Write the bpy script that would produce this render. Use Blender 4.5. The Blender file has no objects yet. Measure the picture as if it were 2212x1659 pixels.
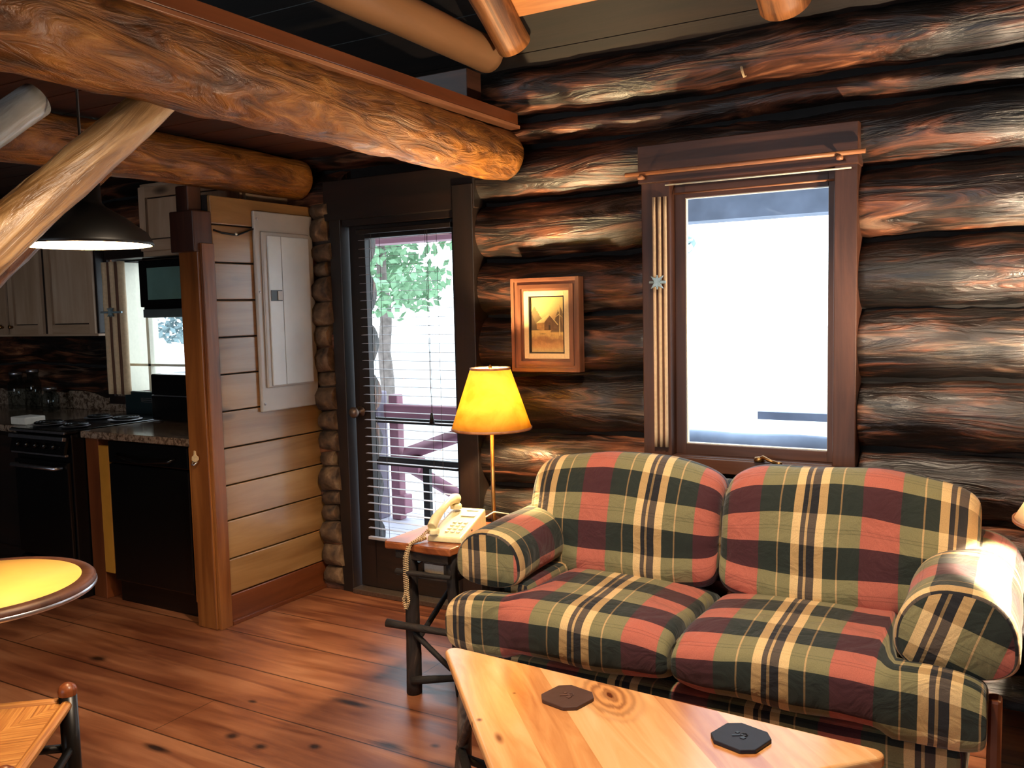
import bpy, bmesh, math, random
from mathutils import Vector, Matrix, noise, Euler
random.seed(7)
S=bpy.context.scene
COL=S.collection
PI=math.pi
def V(*a): return Vector(a if len(a)>1 else a[0])
def srgb(r,g,b):
    f=lambda c:(c/255)/12.92 if c/255<=.04045 else (((c/255)+.055)/1.055)**2.4
    return (f(r),f(g),f(b),1)

# ------------------------------------------------------------------ materials
MATS={}
class NT:
    def __init__(s,name):
        s.m=bpy.data.materials.new(name); s.m.use_nodes=True
        s.t=s.m.node_tree; s.b=s.t.nodes['Principled BSDF']; s.out=s.t.nodes['Material Output']
        MATS[name]=s.m
    def n(s,typ,**k):
        o=s.t.nodes.new(typ)
        for a,b in k.items(): setattr(o,a,b)
        return o
    def l(s,a,b): s.t.links.new(a,b)
    def math(s,op,a,b=None,c=None,clamp=False):
        o=s.n('ShaderNodeMath',operation=op); o.use_clamp=clamp
        for i,v in enumerate((a,b,c)):
            if v is None: continue
            if isinstance(v,(int,float)): o.inputs[i].default_value=v
            else: s.l(v,o.inputs[i])
        return o.outputs[0]
    def ramp(s,fac,stops,interp='LINEAR'):
        o=s.n('ShaderNodeValToRGB'); r=o.color_ramp; r.interpolation=interp
        while len(r.elements)<len(stops): r.elements.new(.5)
        for e,(p,c) in zip(r.elements,stops):
            e.position=p; e.color=c if len(c)==4 else (*c,1)
        s.l(fac,o.inputs[0]); return o.outputs[0]
    def mix(s,fac,a,b,blend='MIX'):
        o=s.n('ShaderNodeMix',data_type='RGBA',blend_type=blend)
        if isinstance(fac,(int,float)): o.inputs[0].default_value=fac
        else: s.l(fac,o.inputs[0])
        for i,v in ((6,a),(7,b)):
            if isinstance(v,tuple): o.inputs[i].default_value=v
            else: s.l(v,o.inputs[i])
        return o.outputs[2]
    def coord(s,scale=(1,1,1),loc=(0,0,0),kind='UV'):
        tc=s.n('ShaderNodeTexCoord'); mp=s.n('ShaderNodeMapping')
        mp.inputs['Scale'].default_value=scale; mp.inputs['Location'].default_value=loc
        s.l(tc.outputs[kind],mp.inputs[0]); return mp.outputs[0]
    def noise(s,vec,scale=1,detail=4,rough=.55,dist=0):
        o=s.n('ShaderNodeTexNoise'); s.l(vec,o.inputs['Vector'])
        o.inputs['Scale'].default_value=scale; o.inputs['Detail'].default_value=detail
        o.inputs['Roughness'].default_value=rough; o.inputs['Distortion'].default_value=dist
        return o.outputs[0]
    def bump(s,h,strength,dist=.01):
        o=s.n('ShaderNodeBump'); o.inputs['Strength'].default_value=strength; o.inputs['Distance'].default_value=dist
        s.l(h,o.inputs['Height']); s.l(o.outputs[0],s.b.inputs['Normal'])
    def set(s,**k):
        for a,b in k.items():
            i=s.b.inputs[a.replace('_',' ')]
            if hasattr(b,'is_linked') or isinstance(b,bpy.types.NodeSocket): s.l(b,i)
            else: i.default_value=b

def plain(name,col,rough=.5,metal=0,noise_amt=.15,scale=30,bump=0,spec=.5,coat=0):
    m=NT(name); v=m.coord((scale,)*3,kind='Object'); f=m.noise(v,1,3)
    c=srgb(*col); lo=tuple(x*(1-noise_amt) for x in c[:3])+(1,); hi=tuple(min(1,x*(1+noise_amt)) for x in c[:3])+(1,)
    m.set(Base_Color=m.ramp(f,[(.3,lo),(.7,hi)]),Roughness=rough,Metallic=metal)
    m.b.inputs['Specular IOR Level'].default_value=spec
    m.b.inputs['Coat Weight'].default_value=coat
    if bump: m.bump(f,bump,.003)
    return m.m

def wood(name,cols,su=1.5,sv=22,rough=.5,bump=.25,knots=0.0,knot_col=(30,14,8),detail=6,dist=.6,large=.35,coat=0,spec=.5,pos=(.25,.45,.6,.75),bdist=.008,worn=None):
    """grain runs along UV u (metres)"""
    m=NT(name)
    g=m.noise(m.coord((su,sv,1)),1,detail,.6,dist)
    big=m.noise(m.coord((su*.9,sv*.12,1),(3,7,0)),1,3,.5,.3)
    f=m.math('ADD',m.math('MULTIPLY',g,1-large),m.math('MULTIPLY',big,large))
    c=m.ramp(f,[(p,srgb(*k)) for p,k in zip(pos,cols)])
    h=g
    if worn:
        wn_=m.noise(m.coord((1.3,5,1),(9,4,0)),1,4,.65,.8)
        c=m.mix(m.math('MULTIPLY',m.math('MULTIPLY',m.math('SUBTRACT',wn_,.56,clamp=True),5,clamp=True),m.math('MULTIPLY',m.math('SUBTRACT',g,.44,clamp=True),7,clamp=True)),c,srgb(*worn))
    if knots>0:
        vo=m.n('ShaderNodeTexVoronoi'); m.l(m.coord((1.6,4.6,1),(.37,.81,0)),vo.inputs['Vector']); vo.inputs['Scale'].default_value=knots
        d=vo.outputs['Distance']
        k=m.ramp(d,[(.02,(1,1,1,1)),(.10,(.55,.55,.55,1)),(.16,(0,0,0,1))])
        sel=m.math('GREATER_THAN',m.n('ShaderNodeSeparateColor').outputs[0] if False else _sep(m,vo.outputs['Color']),.52)
        k2=m.math('MULTIPLY',k,sel)
        c=m.mix(k2,c,srgb(*knot_col))
    m.set(Base_Color=c,Roughness=rough)
    m.b.inputs['Specular IOR Level'].default_value=spec
    m.b.inputs['Coat Weight'].default_value=coat; m.b.inputs['Coat Roughness'].default_value=.15
    if bump: m.bump(h,bump,bdist)
    return m.m
def _sep(m,c):
    s=m.n('ShaderNodeSeparateColor'); m.l(c,s.inputs[0]); return s.outputs[0]

LOGW=wood('log_wall_wood',[(8,7,7),(32,20,14),(100,58,38),(204,136,92)],su=2.2,sv=15,rough=.38,bump=.75,dist=1.6,large=.4,pos=(.40,.50,.585,.72),spec=.6,bdist=.02,worn=(132,112,94))
BEAM=wood('amber_log_wood',[(44,24,10),(112,66,26),(162,104,44),(204,148,78)],su=3.5,sv=13,rough=.36,bump=1.0,dist=2.2,large=.35,pos=(.3,.44,.56,.7),knots=1.0,spec=.6,bdist=.025)
BRACE=wood('pale_peeled_log_wood',[(70,44,22),(128,92,52),(176,138,92),(210,184,142)],su=2,sv=18,rough=.36,bump=.7,dist=1.5,large=.3,pos=(.3,.44,.55,.7),spec=.6,bdist=.015)
TANLOG=wood('smooth_tan_log_wood',[(118,80,50),(148,106,70),(164,120,82),(178,134,96)],su=.7,sv=5,rough=.45,bump=.1,knots=.5,large=.5)
RAFT=wood('rough_rafter_wood',[(30,16,8),(98,58,30),(168,108,60),(226,172,112)],su=2,sv=16,rough=.5,bump=.6,dist=1)
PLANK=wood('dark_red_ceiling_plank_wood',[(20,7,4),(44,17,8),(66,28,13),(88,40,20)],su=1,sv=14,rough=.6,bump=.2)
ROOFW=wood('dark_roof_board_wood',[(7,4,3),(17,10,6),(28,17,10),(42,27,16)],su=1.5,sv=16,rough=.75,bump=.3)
PALEB=wood('light_pine_board_wood',[(120,66,22),(168,100,40),(196,126,58),(214,150,84)],su=1,sv=14,rough=.5,bump=.1,knots=.8)
PINE=wood('varnished_pine_board_wood',[(88,60,32),(132,96,56),(154,118,74),(176,144,100)],su=1.1,sv=12,rough=.3,bump=.1,knots=1.1,coat=.25,large=.5,pos=(.28,.44,.56,.72))
PINED=wood('red_stained_board_wood',[(58,26,12),(92,46,22),(116,62,32),(136,80,44)],su=1.1,sv=12,rough=.35,bump=.1,coat=.2,large=.5)
POST=wood('honey_post_wood',[(70,38,16),(112,64,28),(138,86,42),(162,110,62)],su=1.2,sv=16,rough=.35,bump=.12,knots=1.2,coat=.2)
CASE=wood('dark_brown_casing_wood',[(34,17,11),(62,35,24),(88,53,38),(116,74,54)],su=1.2,sv=16,rough=.5,bump=.15,large=.5)
DOORW=wood('very_dark_door_wood',[(8,5,4),(20,11,7),(34,18,11),(52,29,18)],su=1.2,sv=14,rough=.5,bump=.15)
CAB=wood('weathered_cabinet_pine_wood',[(122,92,70),(164,134,106),(186,158,132),(206,184,160)],su=1.2,sv=12,rough=.45,bump=.08,knots=1.2,large=.5)
SHEENLOG=wood('painted_sheen_log_wood',[(110,106,100),(160,158,152),(196,196,192),(224,226,224)],su=2,sv=16,rough=.25,bump=.4,dist=1.2,large=.3,spec=.8)  # pale cool colour paints the window light on the short brace
BARK=wood('dark_bark_wood',[(10,7,6),(24,16,12),(44,30,22),(104,86,72)],su=6,sv=18,rough=.75,bump=.9,dist=1.5,pos=(.35,.5,.62,.78))
BARKP=wood('pale_bark_wood',[(24,16,12),(70,52,40),(130,108,90),(190,170,150)],su=6,sv=16,rough=.7,bump=.8,dist=1.5)
RED=wood('red_porch_paint_wood',[(118,74,88),(138,88,104),(150,100,116),(164,114,128)],su=1,sv=12,rough=.6,bump=.1)
TABLEBR=wood('rustic_tabletop_wood',[(60,26,12),(110,56,28),(146,82,44),(176,112,66)],su=1.5,sv=18,rough=.35,bump=.2)
FRAMEW=wood('picture_moulding_wood',[(60,34,22),(104,64,44),(136,88,62),(166,116,86)],su=2,sv=30,rough=.3,bump=.05,coat=.3)
EDGEW=wood('light_mortise_pole_wood',[(110,66,44),(150,96,64),(176,122,84),(200,150,110)],su=2,sv=20,rough=.4,bump=.05)
RUSH=wood('woven_rush',[(112,64,26),(166,106,48),(194,136,70),(218,168,100)],su=3,sv=120,rough=.5,bump=.8,detail=2,dist=.2,large=.2,bdist=.004)
BLACK=plain('black_appliance_enamel',(8,8,9),.22,0,.2,20,0,.5)
BLACKM=plain('matte_black_metal',(10,9,8),.45,.3,.2,20)
BLACKW=plain('black_painted_wood',(14,10,8),.35,0,.3,15)
CHROME=plain('chrome_metal',(214,216,226),.32,1,.1,40)
BRASS=plain('aged_brass_metal',(150,110,66),.35,1,.2,40)
WHITEP=plain('off_white_plastic',(226,222,200),.35,0,.04,60)
CREAMP=plain('cream_phone_plastic',(226,214,166),.3,0,.04,60)
DGREY=plain('dark_grey_plastic',(44,44,46),.4,0,.1,40)
METALP=plain('grey_beige_panel_enamel',(174,170,164),.38,0,.06,8)
METALD=plain('pale_grey_door_enamel',(200,206,206),.3,0,.05,8)
MATB=plain('cream_linen_liner',(226,196,140),.7,0,.06,120)
ROPE=plain('cream_rope_fibre',(206,178,136),.8,0,.2,150,.5)
WHITEC=plain('white_card',(214,210,200),.6,0,.05,40)
CRTN=plain('tan_curtain_cloth',(206,178,142),.8,0,.1,60,.2)
CRTND=plain('brown_pleat_cloth',(92,58,40),.8,0,.1,60,.2)
TIE=plain('pale_blue_grey_metal',(150,172,180),.35,.4,.2,60)
BRONZE=plain('worn_bronze_metal',(112,96,86),.4,.8,.2,80)
PAPER=plain('book_page_paper',(190,184,170),.7,0,.1,200)
TABY=plain('yellow_pine_laminate',(232,184,92),.55,0,.08,6,0,.3,0)
YELW=plain('ochre_filler_panel',(176,122,40),.5,0,.08,12)
SLAT=plain('pale_blind_slat',(158,154,160),.45,0,.04,20)
CORD=plain('grey_blind_cord',(86,80,80),.8,0,.1,20)
CONC=plain('bright_gravel_ground',(214,212,208),.9,0,.08,3)
LEAF=plain('fresh_green_leaves',(112,146,112),.8,0,.4,1.2)
LEAFB=plain('blue_green_needles',(122,142,146),.8,0,.35,1.2)
TRUNK=plain('grey_tree_bark',(110,100,96),.9,0,.3,8)
DECK=plain('pale_deck_boards',(188,184,196),.8,0,.1,6)
GREYW=plain('grey_porch_post_paint',(120,112,128),.6,0,.1,8)
IRON=plain('black_porch_iron',(16,15,16),.5,.2,.2,10)
BLUEB=plain('blue_grey_porch_boards',(138,150,172),.7,0,.3,4)

def granite():
    m=NT('brown_granite_laminate'); v=m.coord((34,34,34),kind='Object')
    f=m.noise(v,1,6,.7,.8); c=m.ramp(f,[(.32,srgb(30,22,18)),(.46,srgb(96,78,64)),(.56,srgb(150,130,112)),(.68,srgb(84,76,74))])
    m.set(Base_Color=c,Roughness=.12); return m.m
GRAN=granite()
def stone():
    m=NT('rubble_chinking_stone'); f=m.noise(m.coord((14,14,14),kind='Object'),1,5)
    m.set(Base_Color=m.ramp(f,[(.3,srgb(38,26,18)),(.55,srgb(98,74,52)),(.75,srgb(140,116,88))]),Roughness=.8); m.bump(f,.6,.02); return m.m
STONE=stone()
def darkgap():
    m=NT('dark_chinking'); f=m.noise(m.coord((4,4,30),kind='Object'),1,4)
    m.set(Base_Color=m.ramp(f,[(.4,srgb(7,6,6)),(.7,srgb(22,17,14))]),Roughness=.9); return m.m
GAP=darkgap()  # near-black fill seen between the logs
def glass(name,tint=(1,1,1,1),rough=0,refl=1.0):
    m=NT(name); t=m.t; t.nodes.remove(m.b)
    tr=m.n('ShaderNodeBsdfTransparent'); tr.inputs[0].default_value=tint
    gl=m.n('ShaderNodeBsdfGlossy'); gl.inputs['Roughness'].default_value=rough+.01
    fr=m.n('ShaderNodeFresnel'); fr.inputs[0].default_value=1.45
    mx=m.n('ShaderNodeMixShader'); gm=m.n('ShaderNodeNewGeometry'); m.l(m.math('MULTIPLY',fr.outputs[0],m.math('SUBTRACT',1,gm.outputs['Backfacing'])),mx.inputs[0]); m.l(tr.outputs[0],mx.inputs[1]); m.l(gl.outputs[0],mx.inputs[2]); m.l(mx.outputs[0],m.out.inputs[0])
    return m.m
GLASS=glass('window_glass',(.96,.98,.98,1))
JARG=glass('clear_jar_glass',(.8,.84,.84,1))
def emit(name,col,st):
    m=NT(name); f=m.noise(m.coord((2,2,2),kind='Object'),1,1)
    c=srgb(*col); m.set(Base_Color=c,Emission_Color=m.ramp(f,[(0,c),(1,c)]),Emission_Strength=st); return m.m
def shade(name,col,tcol,blot=True):
    m=NT(name); t=m.t; t.nodes.remove(m.b)
    f=m.noise(m.coord((9,9,9),kind='Object'),1,5,.6,.5)
    c=m.ramp(f,[(.35,srgb(*tcol)),(.6,srgb(*col))])
    d=m.n('ShaderNodeBsdfDiffuse'); m.l(c,d.inputs[0]); tl=m.n('ShaderNodeBsdfTranslucent'); m.l(c,tl.inputs[0])
    mx=m.n('ShaderNodeMixShader'); mx.inputs[0].default_value=.62; m.l(d.outputs[0],mx.inputs[1]); m.l(tl.outputs[0],mx.inputs[2]); m.l(mx.outputs[0],m.out.inputs[0]); return m.m
SHADE=shade('amber_parchment_shade',(255,228,124),(248,200,88))
SHADEW=shade('ivory_lamp_shade',(255,246,224),(252,238,206))

def floor_mat():
    m=NT('stained_floor_plank')
    uv=m.coord((1,1,1),kind='Object'); sx=m.n('ShaderNodeSeparateXYZ'); m.l(uv,sx.inputs[0])
    X,Y=sx.outputs[0],sx.outputs[1]
    W=.29
    row=m.math('FLOOR',m.math('DIVIDE',Y,W)); fr=m.math('FRACT',m.math('DIVIDE',Y,W))
    wn=m.n('ShaderNodeTexWhiteNoise',noise_dimensions='1D'); m.l(row,wn.inputs['W'])
    cb=m.n('ShaderNodeCombineXYZ'); m.l(m.math('ADD',m.math('MULTIPLY',X,1.3),m.math('MULTIPLY',wn.outputs[0],40)),cb.inputs[0]); m.l(m.math('MULTIPLY',Y,13),cb.inputs[1])
    g=m.noise(cb.outputs[0],1,6,.6,.8)
    cb2=m.n('ShaderNodeCombineXYZ'); m.l(X,cb2.inputs[0]); m.l(m.math('MULTIPLY',Y,2),cb2.inputs[1])
    big=m.noise(cb2.outputs[0],1.6,3)
    f=m.math('ADD',m.math('MULTIPLY',g,.5),m.math('MULTIPLY',big,.38)); f=m.math('ADD',f,m.math('MULTIPLY',wn.outputs[0],.14))
    c=m.ramp(f,[(.30,srgb(44,20,11)),(.44,srgb(92,50,32)),(.55,srgb(126,78,52)),(.70,srgb(158,110,80))])
    # knots (x,y,rx,ry) true marks in the boards
    K=[(-1.9,2.35,.075,.026),(-1.76,2.42,.02,.014),(-2.45,2.14,.026,.02),(-2.3,2.13,.028,.02),(-2.13,2.22,.022,.016),(-3.17,2.0,.03,.022),(-3.42,1.82,.045,.03),(-3.55,2.38,.05,.03),(-2.6,2.38,.02,.012),(-2.25,2.55,.09,.02),(-2.62,1.95,.06,.02)]
    tot=None
    for kx,ky,rx,ry in K:
        dx=m.math('DIVIDE',m.math('SUBTRACT',X,kx),rx); dy=m.math('DIVIDE',m.math('SUBTRACT',Y,ky),ry)
        d=m.math('SQRT',m.math('ADD',m.math('MULTIPLY',dx,dx),m.math('MULTIPLY',dy,dy)))
        d=m.math('ADD',d,m.math('MULTIPLY',m.math('SUBTRACT',g,.5),1.4))
        k=m.math('SUBTRACT',1.35,d,clamp=True)
        tot=k if tot is None else m.math('MAXIMUM',tot,k)
    c=m.mix(m.math('MULTIPLY',tot,.93),c,srgb(18,7,5))
    seam=m.math('LESS_THAN',m.math('MINIMUM',fr,m.math('SUBTRACT',1,fr)),.011)
    # butt joints
    jx=m.math('FRACT',m.math('ADD',m.math('DIVIDE',X,2.6),m.math('MULTIPLY',wn.outputs[0],7))); js=m.math('LESS_THAN',jx,.0016)
    sm=m.math('MAXIMUM',seam,js)
    c=m.mix(m.math('MULTIPLY',sm,.85),c,srgb(20,8,4))
    m.set(Base_Color=c,Roughness=m.math('ADD',m.math('MULTIPLY',g,.22),.26))
    m.bump(m.math('SUBTRACT',g,m.math('MULTIPLY',sm,1.5)),.18,.006)
    return m.m
FLOORM=floor_mat()

def plaid():
    m=NT('plaid_upholstery_weave')
    uv=m.coord(); sp=m.n('ShaderNodeSeparateXYZ'); m.l(uv,sp.inputs[0])
    wob=m.noise(m.coord((3,3,3)),1,2)
    wb=m.math('MULTIPLY',m.math('SUBTRACT',wob,.5),.02)
    u=m.math('FRACT',m.math('ADD',m.math('DIVIDE',m.math('ADD',sp.outputs[0],wb),.46),.5))
    v=m.math('FRACT',m.math('DIVIDE',m.math('ADD',sp.outputs[1],wb),.215))
    P=[0,.13,.275,.287,.382,.444,.48,.5,.556,.618,.713,.725,.87]
    gd,bd,cd,nd,td=(20,32,26),(64,18,28),(180,146,96),(12,13,22),(126,102,66)
    gl,bl,cl,nl,tl=(128,122,84),(182,98,80),(224,190,134),(84,72,62),(196,162,112)
    key='bgtgcntncgtgb'
    D=dict(b=bd,g=gd,c=cd,n=nd,t=td); L=dict(b=bl,g=gl,c=cl,n=nl,t=tl)
    a=m.ramp(u,[(p,srgb(*D[k])) for p,k in zip(P,key)],'CONSTANT')
    b=m.ramp(u,[(p,srgb(*L[k])) for p,k in zip(P,key)],'CONSTANT')
    w=m.ramp(v,[(0,(0,0,0,1)),(.50,(1,1,1,1)),(.70,(.72,.72,.72,1)),(.715,(1,1,1,1)),(.76,(.72,.72,.72,1)),(.775,(1,1,1,1))],'CONSTANT')
    c=m.mix(w,a,b)
    fine=m.noise(m.coord((300,300,300)),1,2)
    c=m.mix(.35,c,m.ramp(fine,[(.3,(.35,.35,.35,1)),(.7,(1,1,1,1))]),'MULTIPLY')
    m.set(Base_Color=c,Roughness=.85); m.b.inputs['Sheen Weight'].default_value=.15
    cr=m.noise(m.coord((9,9,9)),1,3,.5,1.0)
    m.bump(m.math('ADD',cr,m.math('MULTIPLY',fine,.04)),.4,.045)
    return m.m
PLAID=plaid()

def table_mat():
    m=NT('blond_pine_tabletop')
    o=m.coord(kind='UV'); sp=m.n('ShaderNodeSeparateXYZ'); m.l(o,sp.inputs[0]); U,Vv=sp.outputs[0],sp.outputs[1]
    W=.125; r=m.math('FLOOR',m.math('DIVIDE',Vv,W)); wn=m.n('ShaderNodeTexWhiteNoise',noise_dimensions='1D'); m.l(r,wn.inputs['W'])
    cb=m.n('ShaderNodeCombineXYZ'); m.l(m.math('ADD',m.math('MULTIPLY',U,2),m.math('MULTIPLY',wn.outputs[0],30)),cb.inputs[0]); m.l(m.math('MULTIPLY',Vv,13),cb.inputs[1])
    g=m.noise(cb.outputs[0],1,5,.55,1.4)
    f=m.math('ADD',m.math('MULTIPLY',g,.7),m.math('MULTIPLY',wn.outputs[0],.3))
    c=m.ramp(f,[(.22,srgb(176,110,62)),(.45,srgb(208,148,92)),(.6,srgb(222,168,112)),(.8,srgb(232,186,138))])
    # swirl figure around the big knot
    KU,KV=KNOT
    dx=m.math('DIVIDE',m.math('SUBTRACT',U,KU),.16); dy=m.math('DIVIDE',m.math('SUBTRACT',Vv,KV),.085)
    d=m.math('SQRT',m.math('ADD',m.math('MULTIPLY',dx,dx),m.math('MULTIPLY',dy,dy)))
    d=m.math('ADD',d,m.math('MULTIPLY',m.math('SUBTRACT',g,.5),.55))
    ring=m.math('SINE',m.math('MULTIPLY',d,24)); ring=m.math('MULTIPLY',m.math('ADD',ring,1),.5)
    mask=m.math('MULTIPLY',m.math('MULTIPLY',m.math('SUBTRACT',1.15,d,clamp=True),1.6,clamp=True),1)
    rc=m.ramp(ring,[(0,srgb(128,70,32)),(1,srgb(214,146,84))])
    c=m.mix(m.math('MULTIPLY',mask,.75),c,rc)
    c=m.mix(m.math('SUBTRACT',1.6,m.math('MULTIPLY',d,9),clamp=True),c,srgb(90,40,16))
    for (ku,kv,a,b_) in SMALLK:
        dx=m.math('DIVIDE',m.math('SUBTRACT',U,ku),a); dy=m.math('DIVIDE',m.math('SUBTRACT',Vv,kv),b_)
        dd=m.math('SQRT',m.math('ADD',m.math('MULTIPLY',dx,dx),m.math('MULTIPLY',dy,dy)))
        c=m.mix(m.math('MULTIPLY',m.math('SUBTRACT',1.3,dd,clamp=True),.9),c,srgb(92,40,18))
    m.set(Base_Color=c,Roughness=.2); m.b.inputs['Specular IOR Level'].default_value=.9
    m.bump(g,.04,.003)
    return m.m

# ------------------------------------------------------------------ mesh builder
class MB:
    def __init__(s): s.v=[];s.f=[];s.uv=[];s.sm=[]
    def add(s,vs,fs,uvs,smooth=True):
        o=len(s.v); s.v+= [tuple(x) for x in vs]
        for f,u in zip(fs,uvs): s.f.append([i+o for i in f]); s.uv.append(u); s.sm.append(smooth)
    def quad(s,a,b,c,d):
        a,b,c,d=map(Vector,(a,b,c,d)); L=(b-a).length; H=(d-a).length; o=random.random()*9
        s.add([a,b,c,d],[(0,1,2,3)],[[(o,o),(o+L,o),(o+L,o+H),(o,o+H)]],False)
    def box(s,lo,hi,grain=None,mat=None):
        lo=Vector(lo);hi=Vector(hi); s.obox((lo+hi)/2,hi-lo,mat,grain)
    def obox(s,c,size,M=None,grain=None):
        c=Vector(c); sz=Vector(size); h=sz/2
        if grain is None: grain=max(range(3),key=lambda i:sz[i])
        P=[Vector((x*h[0],y*h[1],z*h[2])) for x in (-1,1) for y in (-1,1) for z in (-1,1)]
        F=[((0,1,3,2),0),((4,6,7,5),0),((0,4,5,1),1),((2,3,7,6),1),((0,2,6,4),2),((1,5,7,3),2)]
        o1,o2=random.random()*20,random.random()*20; uvs=[]
        for f,ax in F:
            ot=[i for i in range(3) if i!=ax]
            if grain in ot: a=grain; b=[i for i in ot if i!=grain][0]
            else: a,b=ot
            uvs.append([(P[i][a]+o1,P[i][b]+o2+ax*.37) for i in f])
        W=[(M@p if M else p)+c for p in P]
        s.add(W,[f for f,_ in F],uvs,False)
    def tube(s,pts,rad,seg=12,nz=0,nf=3,cap=True,sx=1,up=None,rough2=0):
        pts=[Vector(p) for p in pts]; n=len(pts)
        if not hasattr(rad,'__len__'): rad=[rad]*n
        ou,ov=random.random()*30,random.random()*30; L=0
        T0=(pts[1]-pts[0]).normalized()
        N=Vector((0,0,1)) if abs(T0.z)<.9 else Vector((1,0,0))
        if up: N=Vector(up)
        rings=[];us=[]
        for i,p in enumerate(pts):
            if i: L+=(p-pts[i-1]).length
            T=(pts[min(i+1,n-1)]-pts[max(i-1,0)]).normalized()
            N=(N-T*N.dot(T)); N=N.normalized() if N.length>1e-6 else T.orthogonal().normalized()
            B=T.cross(N); r=rad[i]; ring=[]
            for k in range(seg):
                a=2*PI*k/seg; d=N*math.cos(a)+B*math.sin(a)*sx
                q=p+d*r
                if nz:
                    w=noise.noise(q*nf+Vector((ou,ov,0)))+.5*noise.noise(q*nf*2.7+Vector((ov,ou,0)))
                    if rough2: w+=rough2*noise.noise(q*nf*9)
                    q=p+d*r*(1+nz*w)
                ring.append(q)
            rings.append(ring);us.append(L)
        vs=[q for r in rings for q in r]; fs=[];uvs=[]
        rm=sum(rad)/n
        for i in range(n-1):
            for k in range(seg):
                k2=(k+1)%seg
                fs.append((i*seg+k,i*seg+k2,(i+1)*seg+k2,(i+1)*seg+k))
                v0=ov+2*PI*rm*k/seg; v1=ov+2*PI*rm*(k+1)/seg
                uvs.append([(us[i]+ou,v0),(us[i]+ou,v1),(us[i+1]+ou,v1),(us[i+1]+ou,v0)])
        s.add(vs,fs,uvs,True)
        if cap:
            for idx,fl in ((0,True),(n-1,False)):
                R=rings[idx]; f=list(range(seg))
                if not fl: pass
                else: f=f[::-1]
                s.add(R,[f],[[(ou+math.cos(2*PI*k/seg)*rm,ov+math.sin(2*PI*k/seg)*rm) for k in f]],False)
    def rod(s,a,b,r,seg=10,r2=None):
        s.tube([a,b],[r,r if r2 is None else r2],seg)
    def log(s,a,b,r1,r2=None,seg=20,nz=.08,nf=4,step=.05,bend=0,rough2=.25,sx=1,up=None):
        a=Vector(a);b=Vector(b); n=max(3,int((b-a).length/step)); r2=r2 or r1
        o=Vector((random.random()*10,)*3); pts=[];rr=[]
        for i in range(n+1):
            t=i/n; p=a.lerp(b,t)
            if bend: p=p+Vector((noise.noise(p*1.5+o),noise.noise(p*1.5+o*2),noise.noise(p*1.5+o*3)))*bend
            pts.append(p); rr.append(r1+(r2-r1)*t)
        s.tube(pts,rr,seg,nz,nf,True,sx,up,rough2)
    def lathe(s,prof,c,seg=32,ax='z',M=None):
        c=Vector(c); vs=[];fs=[];uvs=[]
        n=len(prof); L=0;Ls=[0]
        for i in range(1,n): L+=math.dist(prof[i],prof[i-1]); Ls.append(L)
        for r,h in prof:
            for k in range(seg):
                a=2*PI*k/seg; p=Vector((r*math.cos(a),r*math.sin(a),h))
                if M: p=M@p
                vs.append(p+c)
        for i in range(n-1):
            for k in range(seg):
                k2=(k+1)%seg; fs.append((i*seg+k,i*seg+k2,(i+1)*seg+k2,(i+1)*seg+k))
                rr=max(prof[i][0],.01)
                uvs.append([(Ls[i],2*PI*rr*k/seg),(Ls[i],2*PI*rr*(k+1)/seg),(Ls[i+1],2*PI*rr*(k+1)/seg),(Ls[i+1],2*PI*rr*k/seg)])
        s.add(vs,fs,uvs,True)
    def prism(s,poly,z0,z1,M=None,uvf=None):
        n=len(poly); A=[Vector((x,y,z0)) for x,y in poly]; B=[Vector((x,y,z1)) for x,y in poly]
        if not uvf: uvf=lambda p:(p[0],p[1])
        u=[uvf(p) for p in poly]
        fs=[tuple(range(n))[::-1],tuple(range(n,2*n))]; uvs=[[u[i] for i in range(n)][::-1],u[:]]
        for i in range(n):
            j=(i+1)%n; fs.append((i,j,n+j,n+i)); uvs.append([u[i],u[j],(u[j][0],u[j][1]+.03),(u[i][0],u[i][1]+.03)])
        W=A+B
        if M: W=[M@p for p in W]
        s.add(W,fs,uvs,False)
    def build(s,name,mat,parent=None,bevel=0,smooth=None,subsurf=0,bseg=2,merge=True,solid=0):
        me=bpy.data.meshes.new(name); me.from_pydata(s.v,[],s.f)
        uvl=me.uv_layers.new(name='UVMap'); i=0
        for f in s.uv:
            for u in f: uvl.data[i].uv=u; i+=1
        me.polygons.foreach_set('use_smooth',[bool(x) if smooth is None else smooth for x in s.sm])
        mats=mat if isinstance(mat,(list,tuple)) else [mat]
        for m in mats: me.materials.append(m)
        me.validate(); me.update()
        o=bpy.data.objects.new(name,me); COL.objects.link(o)
        if merge:
            bm=bmesh.new(); bm.from_mesh(me); bmesh.ops.remove_doubles(bm,verts=bm.verts,dist=1e-5); bmesh.ops.recalc_face_normals(bm,faces=bm.faces); bm.to_mesh(me); bm.free()
        if solid: md=o.modifiers.new('thickness','SOLIDIFY'); md.thickness=solid; md.offset=0
        if bevel: md=o.modifiers.new('bevel','BEVEL'); md.width=bevel; md.segments=bseg; md.limit_method='ANGLE'
        if subsurf: md=o.modifiers.new('sub','SUBSURF'); md.levels=subsurf; md.render_levels=subsurf
        if parent: attach(o,parent)
        return o
def attach(o,parent):
    o.parent=parent; w=Vector(parent.location); p=parent.parent
    while p: w+=Vector(p.location); p=p.parent
    o.location=-w+Vector(o.location)
def thing(name,loc,label,cat,group=None):
    o=bpy.data.objects.new(name,None); COL.objects.link(o); o.location=loc; o.empty_display_size=.1
    return tag(o,label,cat,group)
def tag(o,label,cat,group=None,kind=None):
    o['label']=label; o['category']=cat
    if group: o['group']=group
    if kind: o['kind']=kind
    return o
def struct(o,label=None):
    o['kind']='structure'
    if label: o['label']=label
    return o
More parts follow.
